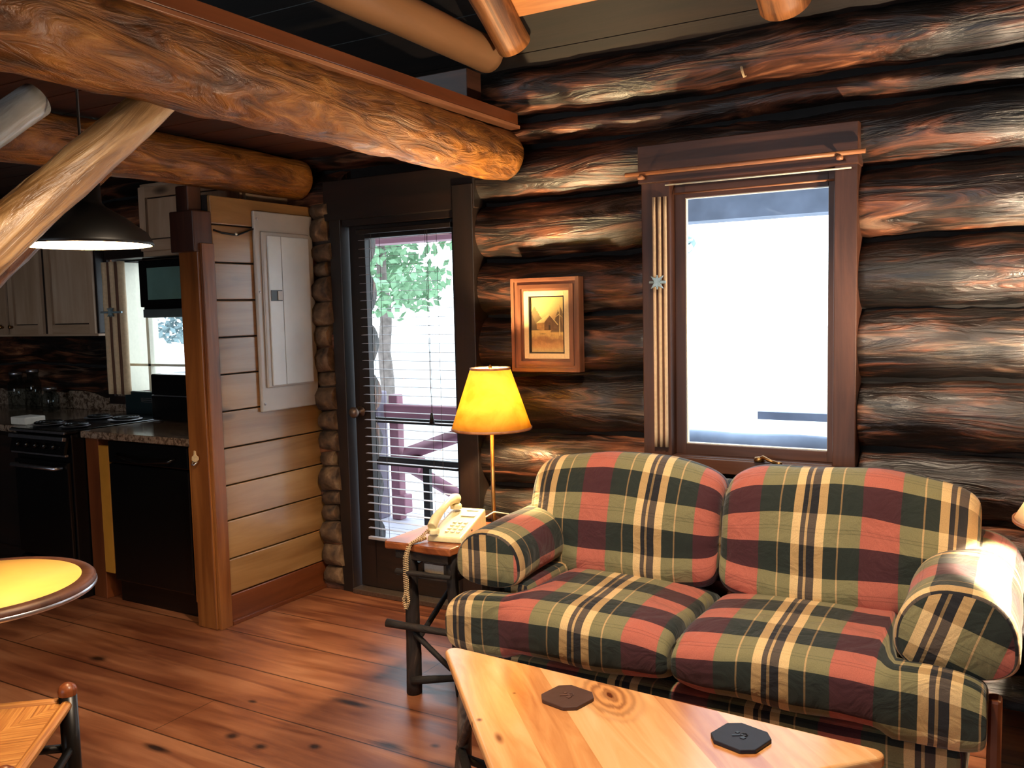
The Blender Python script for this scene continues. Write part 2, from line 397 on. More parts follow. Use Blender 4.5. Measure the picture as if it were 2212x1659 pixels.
def sempty(name,loc,label=None):
    o=bpy.data.objects.new(name,None); COL.objects.link(o); o.location=loc; return struct(o,label)
def part(mb,name,mat,parent,label=None,**k):
    o=mb.build(name,mat,parent,**k)
    if label: o['label']=label
    return o
def one(fn,name,mat,parent,label=None,**k):
    mb=MB(); fn(mb); return part(mb,name,mat,parent,label,**k)
def rotz(a): return Matrix.Rotation(a,3,'Z')
def link(o,par):   # child already in world coords under a part whose world offset is zero-based
    attach(o,par); return o

# ------------------------------------------------------------------ camera
f,yaw,pit,rol=1927.23,-0.529875927,-0.0832003249,-0.0230726044
cy,sy=math.cos(yaw),math.sin(yaw)
Fv=Vector((sy*math.cos(pit),cy*math.cos(pit),math.sin(pit))); r0=Vector((cy,-sy,0)); u0=r0.cross(Fv)
Rv=math.cos(rol)*r0+math.sin(rol)*u0; Uv=-math.sin(rol)*r0+math.cos(rol)*u0
cd=bpy.data.cameras.new('camera'); cam=bpy.data.objects.new('camera',cd); COL.objects.link(cam)
M=Matrix(((Rv.x,Uv.x,-Fv.x,0),(Rv.y,Uv.y,-Fv.y,0),(Rv.z,Uv.z,-Fv.z,1.5),(0,0,0,1))); cam.matrix_world=M
cd.sensor_fit='HORIZONTAL'; cd.sensor_width=36; cd.lens=f/2212*36; cd.clip_start=.05; cd.clip_end=200
S.camera=cam

# ------------------------------------------------------------------ setting
YW=3.654           # face of casings on the back wall
def mk_floor():
    mb=MB(); mb.box((-6.6,-3.2,-.06),(1.75,3.95,0)); o=mb.build('floor',FLOORM); struct(o)
mk_floor()

# openings in the back wall: (x0,x1,z0,z1)
OPEN=[(-3.14,-2.34,-1,2.10),(-1.43,-.60,.80,2.03),(-5.02,-4.28,1.02,1.86)]
def segs(x0,x1,z0,z1):
    out=[(x0,x1)]
    for a,b,c,d in OPEN:
        if z1<=c+.02 or z0>=d-.02: continue
        n=[]
        for p,q in out:
            if b<=p or a>=q: n.append((p,q)); continue
            if a-p>.03: n.append((p,a))
            if q-b>.03: n.append((b,q))
        out=n
    return out
SEAM=[-.12,.13,.385,.655,.92,1.195,1.47,1.74,2.01,2.25,2.375,2.62,2.86]
def mk_wall_back():
    mb=MB()
    for i in range(len(SEAM)-1):
        z0,z1=SEAM[i],SEAM[i+1]; h=(z1-z0)/2; zc=(z0+z1)/2
        for a,b in segs(-6.5,1.6,z0,z1):
            if i==9: yc=3.80
            else: yc=3.765
            n=max(3,int((b-a)/.045)); pts=[(a+(b-a)*k/n,yc,zc+.006*math.sin(a+k*.21)) for k in range(n+1)]
            mb.tube(pts,h*1.0,26,.09,5.5,True,(.145/h),(0,0,1),.3)
    o=mb.build('wall_back',LOGW); struct(o,'wall of dark rough logs with orange worn streaks')
    mb=MB()
    for z0,z1 in zip([-.1,.80,1.02,1.86,2.10,2.14],[.80,1.02,1.86,2.10,2.14,3.2]):
        for a,b in segs(-6.5,1.6,z0+.03,z1-.03):
            mb.box((a,3.72,z0),(b,3.84,z1),0)
    c=mb.build('chinking',GAP,o)
mk_wall_back()

def plain_wall(name,lo,hi):
    mb=MB(); mb.box(lo,hi); o=mb.build(name,ROOFW); struct(o); return o
plain_wall('wall_left',(-6.62,-3.2,0),(-6.5,3.9,2.9))
def mk_wall_right():
    mb=MB()
    for i in range(12):
        mb.tube([(1.74,3.7-k*.35,.13+i*.26) for k in range(20)],.13,14,.06,5)
    mb.box((1.72,-3.2,0),(1.84,3.9,6)); o=mb.build('wall_right',LOGW); struct(o)
mk_wall_right()
def mk_wall_rear():
    mb=MB()
    for lo,hi in (((-6.5,-3.3,0),(-3.2,-3.15,6)),((-3.2,-3.3,0),(-.4,-3.15,.8)),((-3.2,-3.3,2.3),(-.4,-3.15,6)),((-.4,-3.3,0),(1.75,-3.15,6))): mb.box(lo,hi,0)
    o=mb.build('wall_rear',LOGW); struct(o)
    w=sempty('window_3',(-1.8,-3.2,.8))
    one(lambda m:[m.box((-3.2,-3.24,.8),(-.4,-3.18,.86)),m.box((-3.2,-3.24,2.24),(-.4,-3.18,2.3)),m.box((-3.2,-3.24,.8),(-3.14,-3.18,2.3)),m.box((-.46,-3.24,.8),(-.4,-3.18,2.3)),m.box((-1.83,-3.24,.8),(-1.77,-3.18,2.3))],'window_frame',CASE,w,bevel=.004)
mk_wall_rear()

# partition between entry and kitchen (x=-3.343 face), boards of 0.18
XP=-3.343
def mk_partition():
    root=sempty('wall_partition',(-3.4,3.3,0),'partition of horizontal varnished pine boards')
    zs=[0.0,.149,.324,.512,.684,.865]
    while zs[-1]<2.06: zs.append(zs[-1]+.178)
    zs=[z for z in zs if z<2.0]+[2.07]
    for i in range(len(zs)-1):
        one(lambda m:m.box((XP-.022,2.95,zs[i]+.003),(XP,3.66,zs[i+1]-.003),1),'board',PINED if i==0 else PINE,root,bevel=.004)
    one(lambda m:m.box((-3.46,2.95,0),(XP-.023,3.66,2.07),2),'core',ROOFW,root)
    one(lambda m:m.box((-3.482,2.95,0),(-3.461,3.66,2.07),2),'back_panel',PINED,root)
mk_partition()
def mk_baseboards():
    o=MB(); o.box((XP+.001,2.95,0),(XP+.016,3.64,.022),1); struct(o.build('baseboard_partition',PINED,bevel=.003))
mk_baseboards()
def mk_corner_stones():
    mb=MB(); z=.02
    while z<2.0:
        h=.07+random.random()*.07; w=.05+random.random()*.02
        mb.tube([(-3.335+.01,3.648,z+h/2),(-3.335+w*2,3.640,z+h/2+.01)],h/2,10,.25,9)
        z+=h*.96
    struct(mb.build('trim_1',STONE),'column of rough log ends and chinking in the corner')
mk_corner_stones()

# post at the end of partition
def mk_post():
    r=thing('square_post',(-3.38,2.91,0),'square knotty honey-brown wooden post at the end of the board partition','post')
    one(lambda m:m.box((-3.478,2.865,0),(-3.345,2.948,1.86),2),'shaft',POST,r,bevel=.006)
    one(lambda m:m.box((-3.3445,2.875,0),(-3.325,2.946,1.84),2),'edge_strip',POST,r,bevel=.003)
    one(lambda m:[m.box((-3.50,2.84,1.80),(-3.338,2.949,1.99),2),m.box((-3.485,2.87,1.99),(-3.40,2.949,2.11),2)],'head_block',CASE,r,'dark block at the head of the post',bevel=.006)
mk_post()

# ceiling over entry / kitchen = loft floor, roof above
def mk_ceilings():
    mb=MB(); y=-3.1
    while y<3.75:
        mb.box((-6.5,y+.002,2.335),(-2.09,min(y+.198,3.76),2.372),0); y+=.2
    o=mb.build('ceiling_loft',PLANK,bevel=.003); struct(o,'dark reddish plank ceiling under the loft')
    s=.7; mb=MB()
    # roof slope : z=2.62+.7*(3.6-y)
    x=-6.5
    ang=math.atan(s)
    L=7.2
    k=0; y=4.0
    while y>-.2:
        z=2.64+s*(3.6-y); 
        M=Matrix.Rotation(-ang,3,'X')
        mb.obox(((-6.5+1.8)/2,y-.1,z+.07+.015+.0),(8.3,.24,.025),M,0); y-=.2
    yr=-.2; zt=2.64+s*3.8
    while yr>-3.4:
        z=zt-s*(-.2-yr); mb.obox(((-6.5+1.8)/2,yr-.1,z+.05),(8.3,.24,.025),Matrix.Rotation(ang,3,'X'),0); yr-=.2
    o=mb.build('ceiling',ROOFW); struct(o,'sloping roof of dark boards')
mk_ceilings()

BG='peeled logs of the roof frame'
def logthing(name,label,cat,segs_,mat,nz=.05,nf=4,r2=.25,**k):
    r=thing(name,segs_[0],label,cat); mb=MB(); mb.log(*segs_,nz=nz,nf=nf,rough2=r2,**k); mb.build('trunk',mat,r); return r
def single_log(name,label,cat,a,b,r1,r2,mat,nz=.05,nf=4,rough2=.25,bend=0,sx=1,seg=28):
    mb=MB(); mb.log(a,b,r1,r2,seg,nz,nf,.04,bend,rough2,sx); o=mb.build(name,mat); return tag(o,label,cat)
single_log('tie_beam','thick amber hewn log beam running from the upper left to the log wall','beam',(-2.135,3.60,2.205),(-2.14,-.5,2.245),.115,.145,BEAM,.075,6,.5)
single_log('upper_tie_beam','smooth tan peeled log high under the roof above the amber beam','beam',(-2.17,3.56,2.655),(-2.13,.2,2.68),.078,.088,TANLOG,.03,3,0)
single_log('kitchen_beam','reddish amber log beam lying over the partition and kitchen opening','beam',(-3.40,3.60,2.215),(-3.40,-.4,2.215),.105,.12,BEAM,.06,5,.3)
single_log('log_rafter','rough log rafter coming down beside the smooth tan beam','rafter',(-2.0,3.50,2.66),(-2.0,.9,2.66+.7*2.6),.078,.095,RAFT,.07,5,.3)
single_log('log_rafter','log rafter whose cut end hangs over the window wall','rafter',(-.815,3.44,2.60),(-.83,.9,2.60+.7*2.54),.098,.11,RAFT,.05,5,.3)
single_log('diagonal_brace','long pale peeled log brace rising from lower left to the amber beam','brace',(-2.20,1.87,2.215),(-2.20,1.03,1.492),.054,.066,BRACE,.10,5,.4)
single_log('diagonal_brace','short log brace, window light painted in its colour, with a rounded cut end above the long pale brace','brace',(-2.62,1.665,2.165),(-2.60,.9,1.57),.052,.055,SHEENLOG,.05,5,.3)
single_log('diagonal_brace','dim amber log brace behind the long pale brace, over the kitchen','brace',(-3.40,2.52,2.26),(-3.40,1.55,1.35),.075,.085,BEAM,.08,5,.3)
def roof_post(x,y,zt):
    mb=MB(); mb.log((x,y,0),(x,y,zt),.10,.09,24,.06,4,.05,0,.3); struct(mb.build('trim_2',BRACE),'peeled log post carrying the roof beams')
roof_post(-2.20,.96,2.09); roof_post(-3.40,1.46,2.08); roof_post(-2.60,.80,2.33)
o=MB(); o.box((-2.088,-3.1,2.336),(-2.045,3.60,2.385),1); tag(o.build('loft_edge_board',PINED,bevel=.003),'reddish board edging the loft floor on top of the amber log beam','board')
o=MB(); o.box((-2.09,.2,2.318),(-2.04,3.61,2.3335),1); tag(o.build('moulding_strip',EDGEW,bevel=.002),'thin pale strip along the underside of the loft edge board','moulding')
o=MB(); o.obox((-1.5,3.36,2.80),(1.0,.16,.03),Matrix.Rotation(-math.atan(.7),3,'X'),0); tag(o.build('purlin_board',PALEB,bevel=.003),'light orange pine board fixed under the dark roof between the log rafters','board')
o=MB(); o.box((-3.1,3.50,2.44),(-2.25,3.62,2.60),0); tag(o.build('plate_board',CASE,bevel=.004),'grey-brown board on the log wall behind the loft edge','board')

# ------------------------------------------------------------------ door
def frame_box(mb,x0,x1,z0,z1,y0,y1,wl,wr,wt,wb):
    mb.box((x0,y0,z0),(x0+wl,y1,z1),2); mb.box((x1-wr,y0,z0),(x1,y1,z1),2)
    mb.box((x0+wl,y0,z1-wt),(x1-wr,y1,z1),0)
    if wb: mb.box((x0+wl,y0,z0),(x1-wr,y1,z0+wb),0)
def mk_door():
    d=sempty('door_1',(-2.74,3.66,0),'very dark full-glass wooden door')
    def cas(m):
        m.box((-3.21,3.615,0),(-3.135,3.74,2.06),2); m.box((-2.42,3.60,0),(-2.305,3.74,2.10),2)
        m.box((-3.24,3.61,1.985),(-2.30,3.74,2.19),0); m.box((-3.135,3.63,1.95),(-2.42,3.74,1.99),0)
    one(cas,'casing',DOORW,d,bevel=.004)
    one(lambda m:frame_box(m,-3.12,-2.425,.03,1.975,3.665,3.705,.105,.045,.09,.26),'leaf',DOORW,d,bevel=.005)
    one(lambda m:m.box((-3.015,3.684,.29),(-2.47,3.688,1.885)),'pane',GLASS,d)
    one(lambda m:m.box((-3.13,3.60,0),(-2.42,3.72,.028),0),'threshold',BRONZE,d,bevel=.004)
    hd=one(lambda m:[m.lathe([(0,0),(.028,0),(.028,.008),(.01,.012),(.01,.04),(.026,.05),(.03,.065),(.02,.08),(0,.082)],(-3.075,3.662,.98),20,M=Matrix.Rotation(PI/2,3,'X'))],'door_knob',BRONZE,d)
mk_door()
def mk_blind():
    r=thing('mini_blind',(-2.74,3.64,1.93),'white mini blind with slats open covering the glass of the dark door','blind')
    one(lambda m:m.box((-3.04,3.625,1.905),(-2.45,3.655,1.93),0),'headrail',DOORW,r,bevel=.003)
    def sl(m):
        z=1.875;k=0
        M=Matrix.Rotation(math.radians(4),3,'X')
        while z>.33:
            m.obox((-2.745,3.642,z),(.575,.019,.0016),M,0); z-=.0445
    one(sl,'slats',SLAT,r)
    def cd_(m):
        for x in (-2.955,-2.90,-2.60,-2.545): m.rod((x,3.642,1.91),(x,3.642,.32),.0012,5)
    one(cd_,'ladder_cords',CORD,r)
    one(lambda m:m.box((-3.035,3.63,.30),(-2.455,3.654,.315),0),'bottom_rail',SLAT,r,bevel=.003)
    t=one(lambda m:[m.rod((-2.575,3.60,1.90),(-2.575,3.60,1.0),.0012,5),m.rod((-2.585,3.60,1.90),(-2.575,3.60,1.0),.0012,5)],'pull_cord',CORD,r)
    one(lambda m:m.lathe([(0,0),(.014,0),(.006,.05),(0,.055)],(-2.575,3.60,.945),10),'cord_tassel',BLACKM,t)
mk_blind()

# ------------------------------------------------------------------ main window
def mk_window():
    w=sempty('window_1',(-1.02,YW,.88),'large casement window in a brown casing')
    def cas(m):
        m.box((-1.452,3.60,.86),(-1.325,3.74,2.145),2)
        m.box((-.668,3.60,.86),(-.583,3.74,2.145),2)
        m.box((-1.325,3.605,.80),(-.668,3.74,.865),0)
        m.box((-1.452,3.59,.80),(-.583,3.63,.86),0)
    one(cas,'casing',CASE,w,bevel=.004)
    one(lambda m:m.box((-1.458,3.578,2.015),(-.578,3.74,2.172),0),'header_board',CASE,w,bevel=.004)
    one(lambda m:frame_box(m,-1.325,-.668,.865,2.02,3.655,3.70,.045,.03,.07,.045),'sash',CASE,w,bevel=.003)
    one(lambda m:frame_box(m,-1.285,-.693,.905,1.955,3.667,3.690,.008,.008,.008,.008),'glazing_bead',WHITEP,w)
    one(lambda m:m.box((-1.28,3.677,.91),(-.698,3.681,1.95)),'pane',GLASS,w)
    def crank(m):
        m.tube([(-.95,3.60,.872),(-.93,3.575,.884),(-.90,3.565,.872),(-.865,3.57,.862)],[.010,.008,.007,.007],8)
        m.lathe([(0,0),(.022,.004),(.018,.02),(0,.024)],(-.95,3.59,.86),12); m.lathe([(0,0),(.012,.004),(.012,.016),(0,.02)],(-.865,3.57,.852),10)
    one(crank,'crank_handle',BRASS,w)
mk_window()
def rod_thing(x0,x1,y,z,r,label,mat,name='curtain_rod',br=True):
    t=thing(name,((x0+x1)/2,y,z),label,'curtain rod')
    one(lambda m:m.rod((x0,y,z),(x1,y,z),r,12),'pole',mat,t)
    if br:
        for x in (x0+.07,x1-.09):
            one(lambda m:[m.lathe([(0,0),(.012,.002),(.013,.012),(.006,.02),(0,.022)],(x,y-.004,z-.026),12),m.rod((x,y,z-.014),(x,3.576,z-.014),.006,8)],'bracket',mat,t)
    return t
rod_thing(-1.50,-.548,3.545,2.052,.009,'pale wooden curtain rod across the header board above the large window',EDGEW)
rod_thing(-1.33,-.60,3.56,1.998,.0035,'thin white rod just below the wooden curtain rod of the large window',WHITEP,'tension_rod',False)
rod_thing(-1.32,-.63,3.63,1.968,.004,'thin rod along the top of the large window sash',EDGEW,'sash_rod',False)
def mk_curtain(x0,x1,y,z0,z1,zt,label,tlabel):
    t=thing('gathered_curtain',((x0+x1)/2,y,z0),label,'curtain')
    n=5; w=(x1-x0)/n
    def cl(m):
        for i in range(n):
            if i%2==1: continue
            x=x0+w*(i+.5)
            m.tube([(x,y,z1-(z1-z0)*k/16) for k in range(17)],[w*.62]*17,10,.12,4)
    one(cl,'cloth',CRTN,t)
    def cl2(m):
        for i in (1,3):
            x=x0+w*(i+.5)
            m.tube([(x,y+.004,z1-(z1-z0)*k/16) for k in range(17)],[w*.5]*17,8,.1,4)
    one(cl2,'pleat_fold',CRTND,t)
    def st(m):
        P=[]
        for k in range(12):
            a=k*PI/6; rr=.052 if k in (1,5,7,11) else (.03 if k%2 else .018)
            P.append((rr*math.cos(a)*.62,rr*math.sin(a)*1.05))
        M=Matrix.Translation(((x0+x1)/2,y-.035,zt))@Matrix.Rotation(PI/2,4,'X')
        m.prism(P,-.006,.006,M)
        m.tube([((x0-.006),y-.03,zt),(x1+.006,y-.03,zt)],.007,8)
    o=MB(); st(o); ob=o.build('star_tieback',TIE,bevel=.002); tag(ob,tlabel,'curtain tieback')
mk_curtain(-1.395,-1.335,3.585,.90,1.955,1.6,'narrow tan pleated curtain gathered at the left side of the large window','pale blue-grey star tieback pinching the curtain of the large window')
# ------------------------------------------------------------------ kitchen window
def mk_kwin():
    w=sempty('window_2',(-4.65,YW,1.02),'kitchen window beyond the hanging microwave')
    one(lambda m:frame_box(m,-5.09,-4.22,.96,1.93,3.60,3.74,.05,.05,.06,.05),'casing',DOORW,w,bevel=.004)
    one(lambda m:m.box((-5.04,3.68,1.01),(-4.27,3.684,1.87)),'pane',GLASS,w)
    one(lambda m:m.box((-5.018,3.70,1.03),(-5.005,3.93,1.855),2),'jamb_liner',WHITEP,w)
    one(lambda m:[m.box((-4.775,3.66,1.0),(-4.75,3.69,1.87),2),m.box((-5.04,3.66,1.20),(-4.27,3.69,1.215),0)],'sash_bar',WHITEP,w)
mk_kwin()
mk_curtain(-5.02,-4.83,3.56,1.03,1.85,1.54,'brown and tan pleated curtain gathered at the left of the kitchen window','white star tieback on the gathered kitchen curtain')

# ------------------------------------------------------------------ picture
def pic_mat():
    m=NT('winter_cabin_painting'); o=m.coord(kind='UV'); sp=m.n('ShaderNodeSeparateXYZ'); m.l(o,sp.inputs[0]); U,Vv=sp.outputs[0],sp.outputs[1]
    n1=m.noise(m.coord((9,9,9)),1,5); n2=m.noise(m.coord((40,40,40)),1,3)
    w=m.math('MULTIPLY',m.math('SUBTRACT',n1,.5),.12)
    sky=m.ramp(m.math('ADD',Vv,w),[(.45,srgb(232,186,110)),(.75,srgb(226,192,116)),(1,srgb(204,180,104))])
    snow=m.ramp(m.math('ADD',Vv,m.math('MULTIPLY',w,2)),[(.0,srgb(226,184,110)),(.12,srgb(200,146,82)),(.22,srgb(168,118,66)),(.34,srgb(228,184,100)),(.45,srgb(236,200,112))])
    c=m.mix(m.math('LESS_THAN',Vv,.40),sky,snow)
    def tri(cx,base,h,halfw):   # soft mountain / tree mask
        d=m.math('ABSOLUTE',m.math('SUBTRACT',U,cx)); top=m.math('SUBTRACT',base+h,m.math('MULTIPLY',d,h/halfw))
        top=m.math('ADD',top,m.math('MULTIPLY',m.math('SUBTRACT',n2,.5),.10))
        a=m.math('LESS_THAN',Vv,top); b=m.math('GREATER_THAN',Vv,base); return m.math('MULTIPLY',a,b)
    for cx,base,h,hw,col,al in ((.1,.40,.44,.42,(122,104,68),.85),(.88,.36,.46,.30,(120,92,58),.8),(.8,.38,.38,.2,(104,80,52),.7),(.02,.4,.3,.2,(110,84,56),.7)):
        c=m.mix(m.math('MULTIPLY',tri(cx,base,h,hw),al),c,srgb(*col))
    for (ku,kv,a,b,col) in ((.35,.25,.22,.05,(150,104,60)),(.55,.2,.2,.04,(140,98,56)),(.35,.335,.1,.012,(60,46,30))):
        dx=m.math('DIVIDE',m.math('SUBTRACT',U,ku),a); dy=m.math('DIVIDE',m.math('SUBTRACT',Vv,kv),b)
        dd=m.math('ADD',m.math('ADD',m.math('MULTIPLY',dx,dx),m.math('MULTIPLY',dy,dy)),m.math('MULTIPLY',m.math('SUBTRACT',n2,.5),1.5))
        c=m.mix(m.math('MULTIPLY',m.math('SUBTRACT',1.2,dd,clamp=True),.6),c,srgb(*col))
    c=m.mix(.25,c,m.ramp(n2,[(.3,(.6,.6,.6,1)),(.6,(1,1,1,1))]),'MULTIPLY')
    m.set(Base_Color=c,Roughness=.4); return m.m
def mk_picture():
    x0,x1,z0,z1=-2.085,-1.738,1.215,1.640; y1=3.615
    cx,cz=(x0+x1)/2,(z0+z1)/2
    t=thing('framed_painting',(cx,y1,z0),'small painting of a snowy cabin in a stepped brown frame on the log wall','picture')
    def fr(m):
        for (o,w,y) in ((0,.016,3.565),(.016,.014,3.575),(.030,.018,3.568),(.048,.010,3.582)):
            frame_box(m,x0+o,x1-o,z0+o,z1-o,y,y1,w,w,w,w)
    one(fr,'frame',FRAMEW,t,bevel=.003)
    one(lambda m:frame_box(m,x0+.058,x1-.058,z0+.058,z1-.058,3.582,3.61,.024,.024,.024,.024),'liner',MATB,t,bevel=.002)
    one(lambda m:frame_box(m,x0+.082,x1-.082,z0+.082,z1-.082,3.584,3.61,.006,.006,.006,.006),'inner_lip',DOORW,t)
    X0,X1,Z0,Z1=x0+.088,x1-.088,z0+.088,z1-.088; yc=3.598
    m=MB(); m.add([(X0,yc,Z0),(X1,yc,Z0),(X1,yc,Z1),(X0,yc,Z1),(X0,yc+.01,Z0),(X1,yc+.01,Z0),(X1,yc+.01,Z1),(X0,yc+.01,Z1)],[(0,1,2,3),(7,6,5,4),(0,4,5,1),(1,5,6,2),(2,6,7,3),(3,7,4,0)],[[(0,0),(1,0),(1,1),(0,1)]]+[[(0,0)]*4]*5,False)
    cv=m.build('canvas',pic_mat(),t,merge=False)
    W,H=X1-X0,Z1-Z0
    def P(u,v): return (X0+u*W,Z0+v*H)
    def poly(name,pts,mat,off=.0012):
        m=MB(); pp=[P(*p) for p in pts]; M=Matrix(((1,0,0,0),(0,0,-1,yc-off),(0,1,0,0),(0,0,0,1)))
        n=len(pp); A=[(p[0],yc-off,p[1]) for p in pp]; B=[(p[0],yc-.0002,p[1]) for p in pp]
        fs=[tuple(range(n)),tuple(range(n,2*n))[::-1]]+[(i,(i+1)%n,n+(i+1)%n,n+i) for i in range(n)]
        m.add([Vector(a) for a in A+B],fs,[[(0,0)]*len(f) for f in fs],False); o=m.build(name,mat); attach(o,cv); return o
    SN=plain('painted_snow',(236,206,128),.5,0,.1,80); WB=plain('painted_cabin_brown',(120,88,54),.5,0,.2,80); WL=plain('painted_cabin_light',(200,150,80),.5,0,.2,80); DK=plain('painted_dark_strokes',(70,52,32),.5,0,.2,80)
    poly('painted_gable',[(.40,.40),(.78,.40),(.80,.50),(.57,.67),(.40,.54)],WB)
    poly('painted_wall',[(.17,.42),(.41,.40),(.41,.54),(.17,.53)],WL)
    poly('painted_roof',[(.15,.53),(.30,.60),(.55,.70),(.56,.69),(.42,.56),(.38,.54)],SN,.0018)
    poly('painted_eave',[(.55,.70),(.57,.69),(.82,.50),(.80,.49),(.57,.665)],SN,.0018)
    poly('painted_doorway',[(.53,.41),(.58,.41),(.58,.49),(.53,.49)],DK,.0018)
    poly('painted_tree',[(.845,.30),(.87,.30),(.862,.85),(.852,.85)],SN,.0016)
    poly('painted_branch',[(.70,.62),(.84,.70),(.95,.62),(.84,.675)],SN,.0020)
mk_picture()

# ------------------------------------------------------------------ electrical panel
def mk_panel():
    y0,y1,z0,z1=3.20,3.61,1.015,2.015; X=XP
    t=thing('breaker_panel',(X,(y0+y1)/2,z0),'tall grey metal breaker panel with two-leaf door on the board partition','electrical panel')
    def tr(m):
        m.box((X+.001,y0,z0),(X+.020,y1,z1),2)
        m.box((X+.020,y0+.035,z0+.12),(X+.032,y1-.035,z1-.10),2)
    one(tr,'trim_plate',METALP,t,bevel=.006)
    d=one(lambda m:[m.box((X+.032,y0+.065,z0+.13),(X+.040,y0+.155,z1-.12),2),m.box((X+.032,y0+.158,z0+.13),(X+.040,y1-.055,z1-.12),2)],'door',METALD,t,bevel=.002)
    one(lambda m:[m.box((X+.040,y0+.072,z0+.555),(X+.043,y0+.148,z0+.61)) ],'latch_recess',DGREY,d)
    one(lambda m:[m.box((X+.043,y0+.115,z0+.56),(X+.048,y0+.145,z0+.605))],'latch',METALP,d,bevel=.001)
    for z in (z0+.04,z0+.6,z1-.04):
        one(lambda m:m.lathe([(0,0),(.006,0),(.005,.003),(0,.004)],(X+.020,y0+.018,z),10,M=Matrix.Rotation(PI/2,3,'Y')),'screw',CHROME,t)
mk_panel()
def mk_switch():
    t=thing('outlet_cover',(XP,3.635,1.80),'small narrow tan cover plate right of the breaker panel','cover plate')
    one(lambda m:m.box((XP+.001,3.622,1.72),(XP+.012,3.645,1.93),2),'plate',EDGEW,t,bevel=.002)
    for z in (1.74,1.91): one(lambda m:m.lathe([(0,0),(.004,0),(.003,.003),(0,.003)],(XP+.012,3.633,z),8,M=Matrix.Rotation(PI/2,3,'Y')),'screw',CHROME,t)
mk_switch()
def mk_wire():
    t=thing('hanging_wire',(XP,3.07,1.90),'dark sagging wire pinned by a white tack on the top partition boards','wire')
    one(lambda m:m.tube([(XP+.008,2.955,1.905),(XP+.01,3.0,1.895),(XP+.012,3.06,1.89),(XP+.012,3.10,1.89),(XP+.012,3.20,1.925)],.0045,8),'strand',BLACKM,t)
    one(lambda m:m.lathe([(0,0),(.007,.001),(.006,.006),(0,.008)],(XP+.014,3.085,1.893),10,M=Matrix.Rotation(PI/2,3,'Y')),'tack',WHITEP,t)
mk_wire()
def mk_opener():
    t=thing('bottle_opener',(-3.41,2.86,.80),'small pale metal bottle opener screwed to the front of the post','bottle opener')
    M=Matrix.Translation((-3.425,2.858,.835))@Matrix.Rotation(PI/2,4,'X')
    one(lambda m:m.prism([(-.022,-.012),(-.012,-.022),(.012,-.022),(.024,-.010),(.022,.004),(.008,.012),(.006,.03),(-.004,.032),(-.006,.012),(-.02,.002)],0,.006,M),'plate',ROPE,t,bevel=.001)
    one(lambda m:m.tube([(-3.437,2.853,.815),(-3.43,2.838,.802),(-3.415,2.838,.802),(-3.408,2.853,.815)],.004,8),'prying_lip',CHROME,t)
mk_opener()

# ------------------------------------------------------------------ kitchen
def cabinet_door(t,x0,x1,z0,z1,y,knobx=None,knobz=None,name='door'):
    d=one(lambda m:frame_box(m,x0,x1,z0,z1,y-.020,y,.055,.055,.06,.06),name,CAB,t,bevel=.003)
    one(lambda m:m.box((x0+.064,y-.012,z0+.066),(x1-.064,y-.002,z1-.066),2),'door_panel',CAB,d,bevel=.003)
    one(lambda m:m.box((x0+.05,y-.0015,z0+.05),(x1-.05,y-.0005,z1-.05),2),'groove_shade',DOORW,d)  # dark sheet paints the shade in the panel groove
    if knobx is not None:
        one(lambda m:m.lathe([(0,0),(.007,0),(.006,.012),(.014,.02),(.012,.028),(0,.03)],(knobx,y-.020,knobz),14,M=Matrix.Rotation(PI/2,3,'X')),'knob',BRASS,d)
def mk_uppers():
    t=thing('wall_cabinet',(-5.6,3.55,1.41),'weathered pine wall cabinet with recessed panel doors left of the kitchen window','cabinet')
    one(lambda m:m.box((-6.45,3.535,1.412),(-5.06,3.655,2.2),0),'body',DOORW,t,'cabinet box coloured dark to stand for shade behind the pale doors',bevel=.003)  # dark colour stands for shade in the door gap and on the side
    one(lambda m:m.box((-6.45,3.530,1.395),(-5.065,3.60,1.410),0),'bottom_rail',CAB,t,bevel=.002)
    cabinet_door(t,-6.43,-6.02,1.41,2.17,3.532,-6.06,1.46)
    cabinet_door(t,-5.985,-5.61,1.41,2.17,3.532,-5.95,1.46)
    cabinet_door(t,-5.56,-5.07,1.41,2.17,3.532)
    t=thing('bridge_cabinet',(-4.1,3.4,1.86),'weathered pine cabinet mounted high directly over the microwave','cabinet')
    one(lambda m:m.box((-4.32,3.32,1.84),(-3.50,3.62,2.24),0),'body',CAB,t,bevel=.003)
    cabinet_door(t,-4.31,-3.93,1.87,2.22,3.318); cabinet_door(t,-3.90,-3.52,1.87,2.22,3.318)
mk_uppers()
def mk_microwave():
    t=thing('microwave',(-4.05,3.35,1.50),'black microwave hanging under the high cabinet in front of the kitchen window','microwave')
    one(lambda m:m.box((-4.33,3.31,1.50),(-3.62,3.60,1.835),0),'body',BLACK,t,bevel=.008)
    d=one(lambda m:m.box((-4.325,3.285,1.56),(-3.80,3.308,1.82),0),'door',BLACK,t,bevel=.006)
    one(lambda m:m.box((-4.25,3.281,1.60),(-3.88,3.284,1.775),0),'door_window',plain('green_tinted_glass',(104,140,134),.12,0,.1,6),d)
    one(lambda m:m.box((-4.31,3.29,1.502),(-3.64,3.305,1.548),0),'vent_strip',plain('grey_vent_plastic',(84,96,98),.35,0,.1,10),t,bevel=.003)
    one(lambda m:[m.box((-3.77,3.29,1.60+.05*k),(-3.66,3.30,1.635+.05*k)) for k in range(4)],'keypad',DGREY,t)
mk_microwave()
